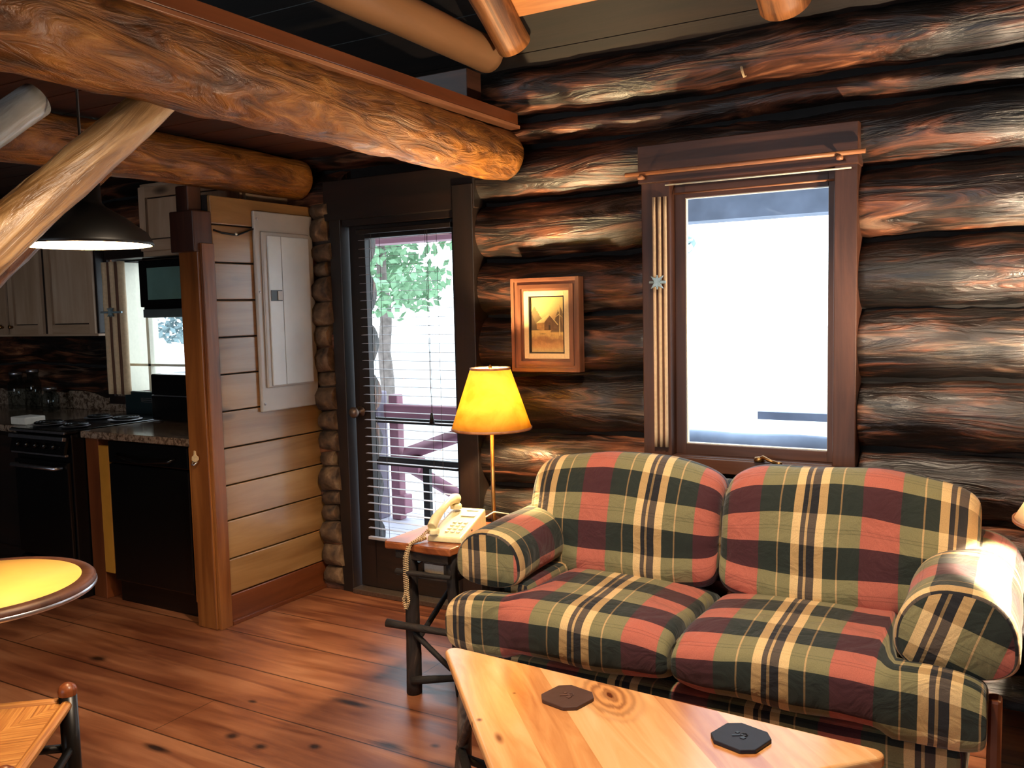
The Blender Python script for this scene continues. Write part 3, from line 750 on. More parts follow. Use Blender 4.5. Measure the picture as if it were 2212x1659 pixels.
def mk_counter():
    t=thing('countertop',(-4.0,3.2,.87),'brown granite-look countertop between the stove and the post','countertop')
    one(lambda m:m.box((-4.375,2.905,.872),(-3.50,3.65,.91),0),'slab',GRAN,t,bevel=.006)
    one(lambda m:m.box((-4.375,3.628,.9105),(-3.50,3.65,1.01),0),'backsplash',GRAN,t,bevel=.003)
    t=thing('countertop',(-5.7,3.2,.87),'brown countertop with backsplash left of the stove','countertop')
    one(lambda m:m.box((-6.48,2.905,.872),(-4.895,3.65,.91),0),'slab',GRAN,t,bevel=.006)
    one(lambda m:m.box((-6.48,3.625,.9105),(-4.895,3.65,1.03),0),'backsplash',GRAN,t,bevel=.003)
    t=thing('base_cabinet',(-5.7,3.2,0),'dark brown base cabinet left of the stove','cabinet')
    one(lambda m:[m.box((-6.48,2.93,.1),(-4.90,3.60,.870),0),m.box((-6.48,2.98,0),(-4.90,3.60,.099),0)],'body',DOORW,t,bevel=.003)
    for a in (-6.4,-5.85,-5.35): one(lambda m:frame_box(m,a,a+.43,.14,.85,2.908,2.928,.06,.06,.06,.06),'door',DOORW,t,bevel=.003)
mk_counter()
def mk_stove():
    t=thing('stove',(-4.63,3.2,0),'narrow black electric stove with chrome trim and coil burners','stove')
    x0,x1=-4.885,-4.385
    one(lambda m:m.box((x0,2.86,.0),(x1,3.60,.895),2),'body',BLACK,t,bevel=.006)
    one(lambda m:m.box((x0,2.83,.896),(x1,3.56,.915),0),'cooktop',BLACK,t,bevel=.006)
    one(lambda m:[m.box((x0+.003,2.822,.898),(x1-.003,2.829,.910),0)],'front_trim',CHROME,t,bevel=.002)
    p=one(lambda m:m.obox(((x0+x1)/2,2.835,.835),(.49,.02,.10),Matrix.Rotation(-.25,3,'X'),0),'control_panel',BLACK,t,bevel=.004)
    one(lambda m:m.obox(((x0+x1)/2,2.823,.872),(.492,.022,.020),Matrix.Rotation(-.25,3,'X'),0),'panel_trim',CHROME,p,bevel=.003)
    one(lambda m:m.obox(((x0+x1)/2,2.832,.783),(.49,.02,.012),None,0),'lower_trim',CHROME,p,bevel=.003)
    for k in range(5):
        one(lambda m:m.lathe([(0,0),(.017,0),(.016,.012),(.011,.02),(0,.021)],(x0+.09+k*.08,2.819,.83),16,M=Matrix.Rotation(PI/2-.25,3,'X')),'knob',BLACK,p)
    d=one(lambda m:m.box((x0+.01,2.835,.22),(x1-.01,2.858,.745),0),'oven_door',BLACK,t,bevel=.006)
    one(lambda m:[m.tube([(x0+.05,2.83,.715),(x0+.055,2.79,.718),(x1-.055,2.79,.718),(x1-.05,2.83,.715)],.010,10)],'handle',CHROME,d)
    one(lambda m:m.box((x0+.01,2.84,.07),(x1-.01,2.858,.20),0),'drawer',BLACK,t,bevel=.006)
    def burner(cx,cy,r):
        b=one(lambda m:m.lathe([(r*.2,.0),(r*.9,.004),(r*1.05,.012),(r*1.12,.010)],(cx,cy,.914),28),'drip_pan',CHROME,t)
        def coil(m):
            pts=[];n=90
            for i in range(n+1):
                a=i/n*2*PI*3.5; rr=r*(.25+.7*i/n); pts.append((cx+rr*math.cos(a),cy+rr*math.sin(a),.932))
            m.tube(pts,.006,6)
        one(coil,'coil',BLACKM,b)
    for cx,cy,r in ((-4.755,2.97,.085),(-4.51,2.97,.07),(-4.755,3.28,.07),(-4.51,3.28,.085)): burner(cx,cy,r)
    g=one(lambda m:m.box((x0,3.561,.896),(x1,3.60,1.05),0),'backguard',plain('dark_teal_enamel',(22,36,40),.3,0,.1,10),t,bevel=.006)
    def badge(m): frame_box(m,x0+.16,x0+.26,.985,1.012,3.556,3.5605,.004,.004,.004,.004); m.box((x0+.17,3.5575,.995),(x0+.25,3.5605,1.002))
    one(badge,'badge',CHROME,g)
mk_stove()
def mk_dw():
    t=thing('filler_stile',(-4.33,2.95,0),'brown wooden stile with an ochre strip, between the stove and the dishwasher','panel')
    one(lambda m:m.box((-4.378,2.935,.0),(-4.27,3.6,.868),2),'stile',PINED,t,bevel=.004)
    one(lambda m:m.box((-4.265,2.930,.15),(-4.185,2.95,.835),2),'ochre_strip',YELW,t,'ochre yellow strip',bevel=.003)
    t=thing('dishwasher',(-3.85,3.2,0),'black dishwasher under the countertop beside the post','dishwasher')
    one(lambda m:m.box((-4.18,2.96,.0),(-3.56,3.6,.868),2),'body',BLACK,t)
    d=one(lambda m:m.box((-4.178,2.925,.12),(-3.562,2.958,.745),0),'door',BLACK,t,bevel=.008)
    c=one(lambda m:m.box((-4.178,2.925,.75),(-3.562,2.958,.865),0),'control_panel',BLACK,t,bevel=.008)
    one(lambda m:m.tube([(-4.09,2.92,.80),(-4.07,2.895,.79),(-3.87,2.885,.775),(-3.67,2.895,.79),(-3.65,2.92,.80)],.010,10),'handle',BLACK,c)
    o=MB(); o.box((-3.555,2.925,.09),(-3.492,2.948,.868),2); tag(o.build('end_panel',PALEB,bevel=.003),'light wooden end panel strip between the dishwasher and the post','panel')
mk_dw()
def mk_toaster():
    t=thing('toaster_oven',(-4.25,3.45,.91),'black glossy box-shaped oven with a pale lid line on the counter below the window','toaster oven')
    x0=-4.50+.14
    one(lambda m:m.box((x0,3.35,.918),(-3.80,3.59,1.055),0),'body',BLACK,t,bevel=.006)
    one(lambda m:m.box((x0+.005,3.348,1.0555),(-3.805,3.585,1.0605),0),'lid_seam',CHROME,t)
    one(lambda m:m.box((x0,3.352,1.061),(-3.80,3.59,1.18),0),'lid',BLACK,t,bevel=.008)
    for x in (x0+.04,-3.85):
        for y in (3.38,3.55): one(lambda m:m.lathe([(0,0),(.012,0),(.012,.008),(0,.008)],(x,y,.9101),10),'foot',DGREY,t)
mk_toaster()
JG='clear glass jars on the dark counter at the far left'
def jar(x,y,r,h,label):
    t=thing('glass_jar',(x,y,.911),label,'jar',JG)
    one(lambda m:m.lathe([(0,0),(r,.002),(r,h*.75),(r*.7,h*.86),(r*.7,h),(r*.64,h),(r*.64,h*.85),(r*.93,h*.73),(r*.93,.008),(0,.008)],(x,y,.911),20),'vessel',JARG,t)
    one(lambda m:m.lathe([(0,h+.001),(r*.75,h+.001),(r*.75,h+.02),(0,h+.022)],(x,y,.911),20),'lid',CHROME,t)
jar(-5.85,3.45,.055,.23,'tall clear glass jar at the left edge of the kitchen counter')
jar(-5.66,3.45,.05,.25,'tallest clear glass jar, middle one on the kitchen counter')
jar(-5.48,3.45,.055,.14,'short clear glass jar nearest the stove on the kitchen counter')
def mk_paper():
    o=MB(); o.box((-5.05,2.93,.912),(-4.905,3.05,.955)); tag(o.build('small_box',WHITEC,bevel=.005),'small pale box on the counter corner just left of the stove','box')
mk_paper()

# ------------------------------------------------------------------ pendant lamp
def mk_pendant():
    cx,cy,z=-2.485,1.71,1.722
    t=thing('pendant_lamp',(cx,cy,z),'black cone-shaped pendant lamp hanging over the round table, lit','pendant lamp')
    prof=[(.190,0),(.193,.004),(.189,.012),(.176,.038),(.110,.088),(.060,.118),(.050,.130),(.048,.19),(.034,.20),(.012,.204)]
    inner=[(r-.003,h-.003) for r,h in prof[::-1]]
    one(lambda m:m.lathe(prof+inner[:-1]+[(.187,.0),(.190,0)],(cx,cy,z),48),'shade',BLACKM,t)
    one(lambda m:m.rod((cx,cy,z+.18),(cx,cy,2.34+.9),.004,8),'cord',BLACKM,t)
    one(lambda m:m.lathe([(0,.002),(.184,.002),(.184,.006),(0,.006)],(cx,cy,z-.001),40),'diffuser',emit('lit_white_diffuser',(255,214,160),PEND),t)
PEND=60
mk_pendant()

# ------------------------------------------------------------------ round table
def mk_round():
    cx,cy,z=-2.761,1.458,.70
    t=thing('round_table',(cx,cy,0),'small round table with yellow top and dark brown rim at the left edge','table')
    one(lambda m:m.lathe([(0,z+.001),(.293,z+.001),(.293,z-.01),(0,z-.01)],(cx,cy,0),64),'tabletop',TABY,t)
    one(lambda m:m.lathe([(.293,z+.0005),(.327,z+.0005),(.334,z-.006),(.334,z-.026),(.326,z-.034),(0,z-.034),(0,z-.012),(.293,z-.012),(.293,z+.0005)],(cx,cy,0),64),'rim',CASE,t,'dark brown wooden rim')
    one(lambda m:m.lathe([(.335,z-.030),(.337,z-.027),(.337,z-.020),(.335,z-.017)],(cx,cy,0),64),'edge_band',CHROME,t)
    one(lambda m:m.lathe([(.04,.05),(.035,.1),(.03,.3),(.035,.6),(.09,z-.035)],(cx,cy,0),20),'pedestal',BLACKW,t)
    for k in range(4):
        a=k*PI/2+.6; one(lambda m:m.tube([(cx,cy,.09),(cx+.15*math.cos(a),cy+.15*math.sin(a),.06),(cx+.27*math.cos(a),cy+.27*math.sin(a),.02)],[.028,.024,.018],8),'foot',BLACKW,t)
mk_round()

# ------------------------------------------------------------------ rush chair
def mk_chair():
    P1=Vector((-2.315,1.45,0)); d=Vector((.653,-.757,0)); n=Vector((-.757,-.653,0)); w=.47; dp=.40
    P2=P1+d*w; P3=P1+n*dp; P4=P2+n*dp; zs=.43
    t=thing('rush_seat_chair',P1,'black wooden chair with woven rush seat at the lower left corner','chair')
    for i,(p,zt) in enumerate(((P1,.475),(P2,.475),(P3,.475),(P4,.475))):
        l=one(lambda m:m.tube([(p.x,p.y,0),(p.x,p.y,.2),(p.x,p.y,zt-.02)],[.020,.025,.024],14),'leg',BLACKW,t)
        one(lambda m:m.lathe([(.0245,-.021),(.0255,-.008),(.021,.004),(.010,.012),(0,.014)],(p.x,p.y,zt),16),'finial',TABLEBR,l)
    def seat(m):
        c=(P1+P4)/2; N=24
        for a,b,inn in ((P1,P2,c),(P2,P4,c),(P4,P3,c),(P3,P1,c)):
            a=Vector((a.x,a.y,zs));b=Vector((b.x,b.y,zs)); q=Vector((c.x,c.y,zs-.004)); L=(b-a).length
            m.add([a+Vector((0,0,.006)),b+Vector((0,0,.006)),q],[(0,1,2)],[[(0,0),(0,L),(L/2,L/2)]],False)
            m.add([a-Vector((0,0,.012)),b-Vector((0,0,.012)),q-Vector((0,0,.012))],[(2,1,0)],[[(L/2,L/2),(0,L),(0,0)]],False)
    one(seat,'seat',RUSH,t)
    for a,b in ((P1,P2),(P2,P4),(P4,P3),(P3,P1)):
        e=(b-a).normalized()
        def rl(m):
            m.tube([(a+e*(.02+((b-a).length-.04)*k/16)+Vector((0,0,zs))) for k in range(17)],.0155,12,.06,40)
        one(rl,'seat_rail',RUSH,t)
        for z in (.16,.30): one(lambda m:m.rod(Vector((a.x,a.y,z)),Vector((b.x,b.y,z)),.012,10),'rung',BLACKW,t)
mk_chair()

# ------------------------------------------------------------------ floor lamp & right lamp
def mk_lamp(x,y,zb,zt,rb,rt,name,label,mat,base_z,pole_r=.010,watt=30,col=(1,.62,.25),trim=True):
    t=thing(name,(x,y,base_z),label,'lamp')
    seg=48
    one(lambda m:m.lathe([(rb,zb),(rt,zt),(rt-.0015,zt),(rb-.0015,zb),(rb,zb)],(x,y,0),seg),'lamp_shade',mat,t)
    one(lambda m:m.lathe([(rb+.0015,zb-.003),(rb+.002,zb+.008),(rb-.003,zb+.008),(rb-.003,zb-.003),(rb+.0015,zb-.003)],(x,y,0),seg),'bottom_trim',EDGEW,t)
    one(lambda m:m.lathe([(rt+.002,zt-.006),(rt+.0015,zt+.004),(rt-.003,zt+.004),(rt-.003,zt-.006),(rt+.002,zt-.006)],(x,y,0),seg),'top_trim',EDGEW,t)
    one(lambda m:[m.rod((x,y,base_z+.02),(x,y,zb+.03),pole_r,14)],'pole',BRASS,t)
    one(lambda m:m.lathe([(0,0),(.125,0),(.125,.012),(.05,.022),(.015,.04),(0,.04)],(x,y,base_z),32),'base',BRASS,t)
    one(lambda m:[m.rod((x-rt+.002,y,zt-.012),(x+rt-.002,y,zt-.012),.002,6),m.rod((x,y-rt+.002,zt-.012),(x,y+rt-.002,zt-.012),.002,6),m.lathe([(0,-.01),(.009,0),(.006,.01),(0,.016)],(x,y,zt+.002),12)],'finial',BRASS,t)
    one(lambda m:m.lathe([(.014,0),(.014,.03),(.02,.05),(.03,.075),(.028,.095),(.015,.11),(0,.113)],(x,y,zb+.035),18),'bulb',emit('lit_bulb_glass_'+name,(255,224,180),25),t)
    L=bpy.data.lights.new(name+'_light','POINT'); L.energy=watt; L.color=col; L.shadow_soft_size=.035
    o=bpy.data.objects.new(name+'_light',L); COL.objects.link(o); o.location=(x,y,zb+.15)
mk_lamp(-2.06,3.33,.978,1.245,.178,.088,'floor_lamp','slim brass floor lamp with glowing yellow cone shade behind the telephone table',SHADE,0,.009,180,(1,.72,.38))
mk_lamp(.158,3.0,.845,1.03,.20,.10,'table_lamp','glowing ivory-shaded lamp at the right edge beside the sofa',SHADEW,.551,.012,360,(1,.78,.54))

# ------------------------------------------------------------------ telephone table
def mk_etable():
    x0,x1,y0,y1=-2.205,-1.885,2.725,3.17
    t=thing('twig_side_table',(-2.04,2.95,0),'rustic twig side table with bark legs holding the telephone','side table')
    def top(m):
        P=[(x0,y0+.02),(x0+.012,y0-.005),(x0+.12,y0+.004),(x0+.22,y0-.006),(x1,y0+.002),(x1+.002,y1),(x0+.01,y1)]
        m.prism(P,.572,.602,uvf=lambda p:(p[1],p[0]))
    one(top,'tabletop',TABLEBR,t,bevel=.006)
    def leg(p,q,r): return one(lambda m:m.log(p,q,r,r*.9,12,.14,12,.05,.012,.3),'leg',BARK,t)
    leg((-2.085,2.735,0),(-2.09,2.76,.572),.030); leg((-1.90,2.80,0),(-1.915,2.78,.572),.024)
    leg((-2.13,3.12,0),(-2.14,3.10,.572),.027); leg((-1.93,3.12,0),(-1.92,3.10,.572),.027)
    def tw(a,b,r): one(lambda m:m.log(a,b,r,r*.8,10,.16,14,.04,.02,.3),'stretcher',BARK,t)
    tw((-2.17,2.70,.285),(-1.86,2.77,.255),.016); tw((-2.1,2.73,.27),(-1.9,2.74,.13),.012); tw((-2.07,2.72,.06),(-1.90,2.80,.07),.017)
    tw((-2.13,3.10,.14),(-1.88,2.79,.33),.015); tw((-2.13,2.70,.5),(-1.9,2.74,.49),.012); tw((-2.09,2.75,.2),(-2.13,3.1,.35),.013)
    one(lambda m:m.box((x0+.03,y0+.04,.455),(x1-.02,y1-.03,.470),1),'shelf',BARK,t,bevel=.003)
    one(lambda m:m.box((x0+.05,y0+.012,.535),(x1-.02,y0+.035,.571),0),'apron',BARK,t,bevel=.004)
mk_etable()
def book(x0,x1,y0,y1,z,h,label):
    t=thing('book',((x0+x1)/2,(y0+y1)/2,z),label,'book','books on the shelf of the twig side table')
    one(lambda m:[m.box((x0,y0,z),(x1,y1,z+.004)),m.box((x0,y0,z+h-.004),(x1,y1,z+h))],'cover',CASE,t)
    one(lambda m:m.box((x0+.004,y0+.004,z+.0042),(x1-.004,y1-.004,z+h-.0042)),'pages',PAPER,t)
book(-2.15,-2.07,2.775,2.9,.471,.045,'small book under the telephone table top, behind the hanging cord')
book(-2.05,-1.95,2.775,2.9,.471,.05,'small book under the telephone table top, right of the hanging cord')

def mk_phone():
    A=Vector((-2.035,2.785,.603)); ang=math.radians(10)
    ex=Vector((math.cos(ang),math.sin(ang),0)); ey=Vector((-math.sin(ang),math.cos(ang),0))
    W,L=.150,.26
    t=thing('telephone',A,'cream corded desk telephone lit yellow by the lamp on the twig table','telephone')
    def P(x,y,z): return A+ex*x+ey*y+Vector((0,0,z))
    def wedge(m):
        v=[P(0,0,0),P(W,0,0),P(W,L,0),P(0,L,0),P(0.004,.0,.022),P(W-.004,0,.022),P(W-.004,L,.082),P(.004,L,.082)]
        f=[(3,2,1,0),(4,5,6,7),(0,1,5,4),(1,2,6,5),(2,3,7,6),(3,0,4,7)]
        m.add(v,f,[[(0,0),(1,0),(1,1),(0,1)]]*6,False)
    b=one(wedge,'phone_body',CREAMP,t,bevel=.006,bseg=3)
    sl=(.082-.022)/L
    def keys(m):
        for i in range(3):
            for j in range(4):
                x=.068+i*.024; y=.045+j*.026; z=.0225+sl*y
                m.obox(P(x,y,z+.002),(.015,.014,.005),rotz(ang))
    one(keys,'keypad',WHITEP,b,bevel=.001)
    one(lambda m:[m.obox(P(.10,.19,.0225+sl*.19+.001),(.06,.03,.002),rotz(ang)),m.obox(P(.10,.235,.0225+sl*.235+.001),(.05,.012,.002),rotz(ang))],'index_card',WHITEC,b)
    one(lambda m:m.obox(P(W+.001,.10,.03),(.002,.006,.006),rotz(ang)),'volume_slot',BLACKM,b)
    h=one(lambda m:m.tube([P(.028,-.01,.060),P(.026,.03,.085),P(.027,.09,.106),P(.028,.15,.124),P(.030,.20,.130),P(.032,.235,.122)],[.022,.021,.016,.016,.021,.022],14,0,1,True,.85),'handset',CREAMP,t,bevel=.004)
    one(lambda m:m.lathe([(.024,0),(.025,.012),(.02,.02),(0,.022)],P(.028,.005,.034),16),'mouth_cap',CREAMP,h)
    one(lambda m:m.lathe([(.024,0),(.025,.012),(.02,.02),(0,.022)],P(.031,.22,.085),16),'ear_cap',CREAMP,h)
    # coiled cord hanging down over the table edge
    path=[P(.022,-.018,.055),P(.0,-.04,.03),Vector((-2.07,2.712,.60)),Vector((-2.08,2.700,.55)),Vector((-2.08,2.698,.48)),Vector((-2.078,2.697,.42)),Vector((-2.090,2.697,.385)),Vector((-2.080,2.697,.350)),Vector((-2.066,2.697,.385)),Vector((-2.076,2.704,.42)),Vector((-2.076,2.706,.50)),Vector((-2.075,2.707,.56)),Vector((-2.062,2.717,.608)),P(-.005,.01,.012)]
    def coil(m):
        seg=[];tot=0
        for a,b in zip(path[:-1],path[1:]): seg.append((a,b,(b-a).length)); tot+=(b-a).length
        n=int(tot/.0016); pts=[]
        for i in range(n+1):
            s_=tot*i/n; k=0
            while k<len(seg)-1 and s_>seg[k][2]: s_-=seg[k][2]; k+=1
            a,b,l=seg[k]; p=a.lerp(b,min(1,s_/l)); T=(b-a).normalized(); N=T.orthogonal().normalized(); N=Vector((1,.3,0)) if abs(T.z)>.7 else Vector((0,0,1)); N=(N-T*N.dot(T)).normalized(); B=T.cross(N)
            an=tot*i/n/.0075*2*PI
            pts.append(p+(N*math.cos(an)+B*math.sin(an))*.0062)
        m.tube(pts,.0022,5,cap=True)
    one(coil,'coiled_cord',ROPE,t)
    one(lambda m:m.tube([P(W*.7,L,.03),P(W*.9,L+.03,.04),(-1.93,3.12,.66),(-1.90,3.19,.64),(-1.93,3.24,.45),(-1.95,3.3,.05)],.003,8),'line_cord',WHITEP,t)
mk_phone()

# ------------------------------------------------------------------ sofa
def loft(mb,xs,prof,axis=0,nseg=44,uvf=None,endcap=True,capuv=None,v0=0):
    """prof(x,th)->(a,b) ring point ; axis 0: rings in (y,z) along x ; axis 1: rings in (x,z) along y"""
    rings=[]
    for x in xs:
        R=[]
        for k in range(nseg):
            a,b=prof(x,2*PI*k/nseg)
            R.append(Vector((x,a,b)) if axis==0 else Vector((a,x,b)))
        rings.append(R)
    mid=rings[len(rings)//2]; arc=[0]
    for k in range(1,nseg+1): arc.append(arc[-1]+(mid[k%nseg]-mid[k-1]).length)
    arc=[v-arc[nseg//2]+v0 for v in arc]
    vs=[p for r in rings for p in r]; fs=[];uvs=[]
    for i in range(len(xs)-1):
        for k in range(nseg):
            k2=(k+1)%nseg; fs.append((i*nseg+k,i*nseg+k2,(i+1)*nseg+k2,(i+1)*nseg+k))
            u0,u1=uvf(xs[i]),uvf(xs[i+1]); uvs.append([(u0,arc[k]),(u0,arc[k+1]),(u1,arc[k+1]),(u1,arc[k])])
    mb.add(vs,fs,uvs,True)
    if endcap:
        for idx in (0,len(xs)-1):
            R=rings[idx]; c=sum(R,Vector())/nseg
            for k in range(nseg):
                k2=(k+1)%nseg; tri=[R[k],R[k2],c]
                mb.add(tri,[(0,1,2)],[[capuv(p) if capuv else (p.x,p.z) for p in tri]],True)
def sup(th,a,b,n):
    c,s=math.cos(th),math.sin(th)
    return math.copysign(abs(c)**(2/n),c)*a, math.copysign(abs(s)**(2/n),s)*b
def endscale(t,p=5):
    t=abs(t); return max(0,(1-t**p))**(1/p) if t<1 else 0
def xs_round(x0,x1,n=40):
    out=[]
    for i in range(n+1):
        t=-1+2*i/n; t=math.sin(t*PI/2); out.append((x0+x1)/2+(x1-x0)/2*t*.9995)
    return out
def mk_sofa():
    t=thing('sofa',(-.97,3.0,0),'plaid two-seat sofa in green, burgundy and cream with rolled arms under the window','sofa')
    def wr(p,amp,s=6): return amp*noise.noise(Vector(p)*s)
    # seat cushions (T shaped)
    def seat(x0,x1,left):
        mb=MB(); xc=(x0+x1)/2; hw=(x1-x0)/2
        xs=xs_round(x0,x1,64)
        def pr(x,th):
            s=endscale((x-xc)/hw,7)
            d=(x-x0) if left else (x1-x)
            k=min(1,max(0,(d-.235)/.06)); k=k*k*(3-2*k)
            yb=2.735+(3.22-2.735)*k; yf=2.60
            ym,hy=(yb+yf)/2,(yb-yf)/2
            a,b=sup(th+PI,hy,.105,3.4)
            crown=.018*math.cos((x-xc)/hw*PI/2)*(1 if b>0 else 0)
            y=ym-a*(.9+.1*s); z=.365+b*s+crown+wr((x,y*1.0,b),.012,5)
            if a<0 and False: pass
            return y,z
        loft(mb,xs,pr,0,60,lambda x:x-(-1.31 if left else -.66),True,lambda p:(p.y*1.0,p.z),v0=.05)
        return mb.build('seat_cushion',PLAID,t)
    seat(-1.83,-.985,True); seat(-.972,-.085,False)
    def back(x0,x1,off):
        mb=MB(); xc=(x0+x1)/2; hw=(x1-x0)/2
        xs=xs_round(x0,x1,52)
        def pr(x,th):
            tt=(x-xc)/hw; s=endscale(tt,2.9)
            a,b=sup(th+PI,.125,.245,2.5)
            # a: depth, b: height ; lean back
            zc=.675
            z=zc+b*(.55+.45*s)
            y=3.215-a*(.35+.65*s)+ (b/.245)*.055
            pk=1-.10*math.exp(-((b+.09)/.05)**2)
            y=3.215+(y-3.215)*pk
            y+=wr((x*1.0,b,a),.020,4.5)
            z+=wr((x+5,b,a),.016,4.5)-.012*tt*tt
            return y,z
        loft(mb,xs,pr,0,60,lambda x:x-off,True,lambda p:(p.y,p.z),v0=-.108)
        return mb.build('back_cushion',PLAID,t)
    back(-1.775,-.985,-1.235); back(-.975,-.135,-.655)
    def arm(xc,w,h,zc0,y0,y1,lab=None,rot=0,rise=0):
        zc=zc0
        mb=MB(); ys=[y0+.0005,y0+.006,y0+.02]+[y0+.02+(y1-y0-.04)*i/14 for i in range(1,15)]+[y1-.006,y1]
        def pr(y,th):
            zc=zc0+rise*(y-y0)/(y1-y0); e=min(y-y0,y1-y); s=1-.10*(max(0,1-e/.02))**2
            a,b=sup(th+PI,w,h,2.3)
            if b<0: b=-abs(b)**.8*h**.2*.62
            return xc+a*s+wr((a,b,y*1.0),.010,5), zc+b*s+wr((a+3,b,y),.010,5)
        loft(mb,ys,pr,1,48,lambda y:(y-y0)*1.0+.02,True,lambda p:((p.x-xc)*math.cos(rot)-(p.z-zc)*math.sin(rot)+.06,(p.x-xc)*math.sin(rot)+(p.z-zc)*math.cos(rot)+.16))
        o=mb.build('arm_roll',PLAID,t)
        return o
    arm(-1.725,.142,.125,.555,2.735,3.45,rise=.035)
    arm(-.165,.158,.155,.545,2.68,3.45,rot=.35,rise=.01)
    for x0,x1 in ((-1.68,-1.57),(-.30,-.16)):
        one(lambda m:m.box((x0,2.76,.09),(x1,3.4,.50),1),'arm_panel',PLAID,t,bevel=.02)
    # base, back frame
    one(lambda m:m.box((-1.78,2.66,.085),(-.14,3.42,.262),0),'base',PLAID,t,bevel=.03,bseg=4)
    one(lambda m:m.box((-1.60,3.33,.262),(-.32,3.46,.80),0),'back_frame',PLAID,t,bevel=.05,bseg=5)
    mb=MB(); 
    def pr(x,th):
        a,b=sup(th,.085,.10,2.2); s=endscale((x+.99)/.75,6); return 3.40-a*s,.72+b*s
    loft(mb,xs_round(-1.74,-.24,40),pr,0,32,lambda x:x,True); mb.build('back_roll',PLAID,t)
    one(lambda m:m.box((-.088,2.70,.0),(-.052,2.76,.40),2),'front_post',PINED,t,'red-brown wooden post below the right arm',bevel=.01)
    for x,y in ((-1.74,2.62),(-1.74,3.36),(-.2,3.36),(-.2,2.66)):
        one(lambda m:m.lathe([(0,0),(.022,0),(.03,.05),(.034,.084),(0,.084)],(x,y,0),14),'leg',BLACKW,t)
mk_sofa()

# ------------------------------------------------------------------ coffee table
A=Vector((-1.60,2.256)); B=Vector((-.245,2.168))
aA=math.radians(-47.4); aB=math.radians(-132.7)
dA=Vector((math.cos(aA),math.sin(aA))); dB=Vector((math.cos(aB),math.sin(aB)))
den=dA.x*dB.y-dA.y*dB.x; q=B-A; tt=(q.x*dB.y-q.y*dB.x)/den; CC=A+dA*tt
def tuv(p): v=Vector((p[0],p[1]))-A; return (v.dot(dA),v.dot(Vector((-dA.y,dA.x))))
KNOT=tuv((-.975,2.145)); SMALLK=[(*tuv((-1.115,1.80)),.030,.010),(*tuv((-1.21,1.86)),.010,.008),(*tuv((-1.21,2.04)),.006,.005)]
TOPM=table_mat()
def mk_coffee():
    t=thing('coffee_table',(-1.0,2.0,0),'triangular blond pine coffee table on twig legs in front of the sofa','coffee table')
    def rc(p,a,b,r):
        p=Vector(p);a=Vector(a);b=Vector(b); u=(a-p).normalized(); v=(b-p).normalized(); ha=math.acos(u.dot(v))/2
        d=r/math.tan(ha); c=p+(u+v).normalized()*(r/math.sin(ha)); s=p+u*d; e=p+v*d
        out=[]; a0=math.atan2(s.y-c.y,s.x-c.x); a1=math.atan2(e.y-c.y,e.x-c.x)
        while a1-a0>PI: a1-=2*PI
        while a1-a0<-PI: a1+=2*PI
        for i in range(9): an=a0+(a1-a0)*i/8; out.append((c.x+r*math.cos(an),c.y+r*math.sin(an)))
        return out
    poly=rc(A,B,CC,.028)+rc(CC,A,B,.04)+rc(B,CC,A,.028)
    poly=poly[::-1]
    one(lambda m:m.prism(poly,.42,.45,uvf=tuv),'tabletop',TOPM,t,bevel=.009,bseg=4)
    cen=(A+B+CC)/3
    for p,r in ((A,.12),(B,.12),(CC,.10)):
        q=p+(cen-p).normalized()*r; q2=p+(cen-p).normalized()*(r-.03)
        one(lambda m:m.log((q2.x,q2.y,0),(q.x,q.y,.42),.026,.022,12,.16,12,.04,.02,.3),'leg',BARKP if p is A else BARK,t)
    def tw(a,b,z0,z1,r):
        a=a+(cen-a).normalized()*.11; b=b+(cen-b).normalized()*.11
        one(lambda m:m.log((a.x,a.y,z0),(b.x,b.y,z1),r,r*.8,10,.16,14,.04,.03,.3),'stretcher',BARK,t)
    tw(A,B,.12,.14,.014); tw(B,CC,.16,.13,.014); tw(A,CC,.14,.15,.014)
    m1=A+(CC-A)*.35; 
    one(lambda m:m.log((A.x+.06,A.y-.02,.12),(m1.x+.03,m1.y,.41),.012,.010,8,.2,14,.04,.02,.3),'brace_twig',BARKP,t)
    one(lambda m:m.log((A.x+.12,A.y-.07,.385),(CC.x-.0,CC.y+.10,.385),.016,.014,8,.16,14,.04,.02,.3),'apron_twig',BARK,t)
    one(lambda m:m.log((A.x+.09,A.y-.04,.39),(B.x-.09,B.y-.04,.39),.016,.014,8,.16,14,.04,.02,.3),'apron_twig',BARK,t)
mk_coffee()
def coaster(x,y,rot,col,label,emb):
    t=thing('coaster',(x,y,.4505),label,'coaster')
    r=.062;c=.026; P=[(-r+c,-r),(r-c,-r),(r,-r+c),(r,r-c),(r-c,r),(-r+c,r),(-r,r-c),(-r,-r+c)]
    M=Matrix.Translation((x,y,.4505))@Matrix.Rotation(rot,4,'Z')
    mt=plain('coaster_slate_'+('grey' if emb else 'brown'),col,.5,0,.12,40,0,.3)
    b=one(lambda m:m.prism(P,0,.010,M),'slab',mt,t,bevel=.002)
    def em(m):
        m.prism([(-.018,-.012),(-.014,-.016),(.004,.004),(.000,.010)],.0102,.0116,M); m.prism([(.004,-.012),(.014,-.012),(.016,-.002),(.008,.000),(.003,-.005)],.0102,.0116,M)
        m.prism([(-.020,.006),(-.012,.004),(-.010,.012),(-.017,.014)],.0102,.0116,M); m.tube([M@Vector((.004+.008*math.cos(a*.5),.008+.008*math.sin(a*.5),.0110)) for a in range(13)],.0015,6)
    one(em,'emblem',plain('emblem_relief_'+('dark' if emb else 'brown'),tuple(int(c*.45) for c in col) if emb else tuple(min(255,int(c*1.15)) for c in col),.4,0,.1,40),b)
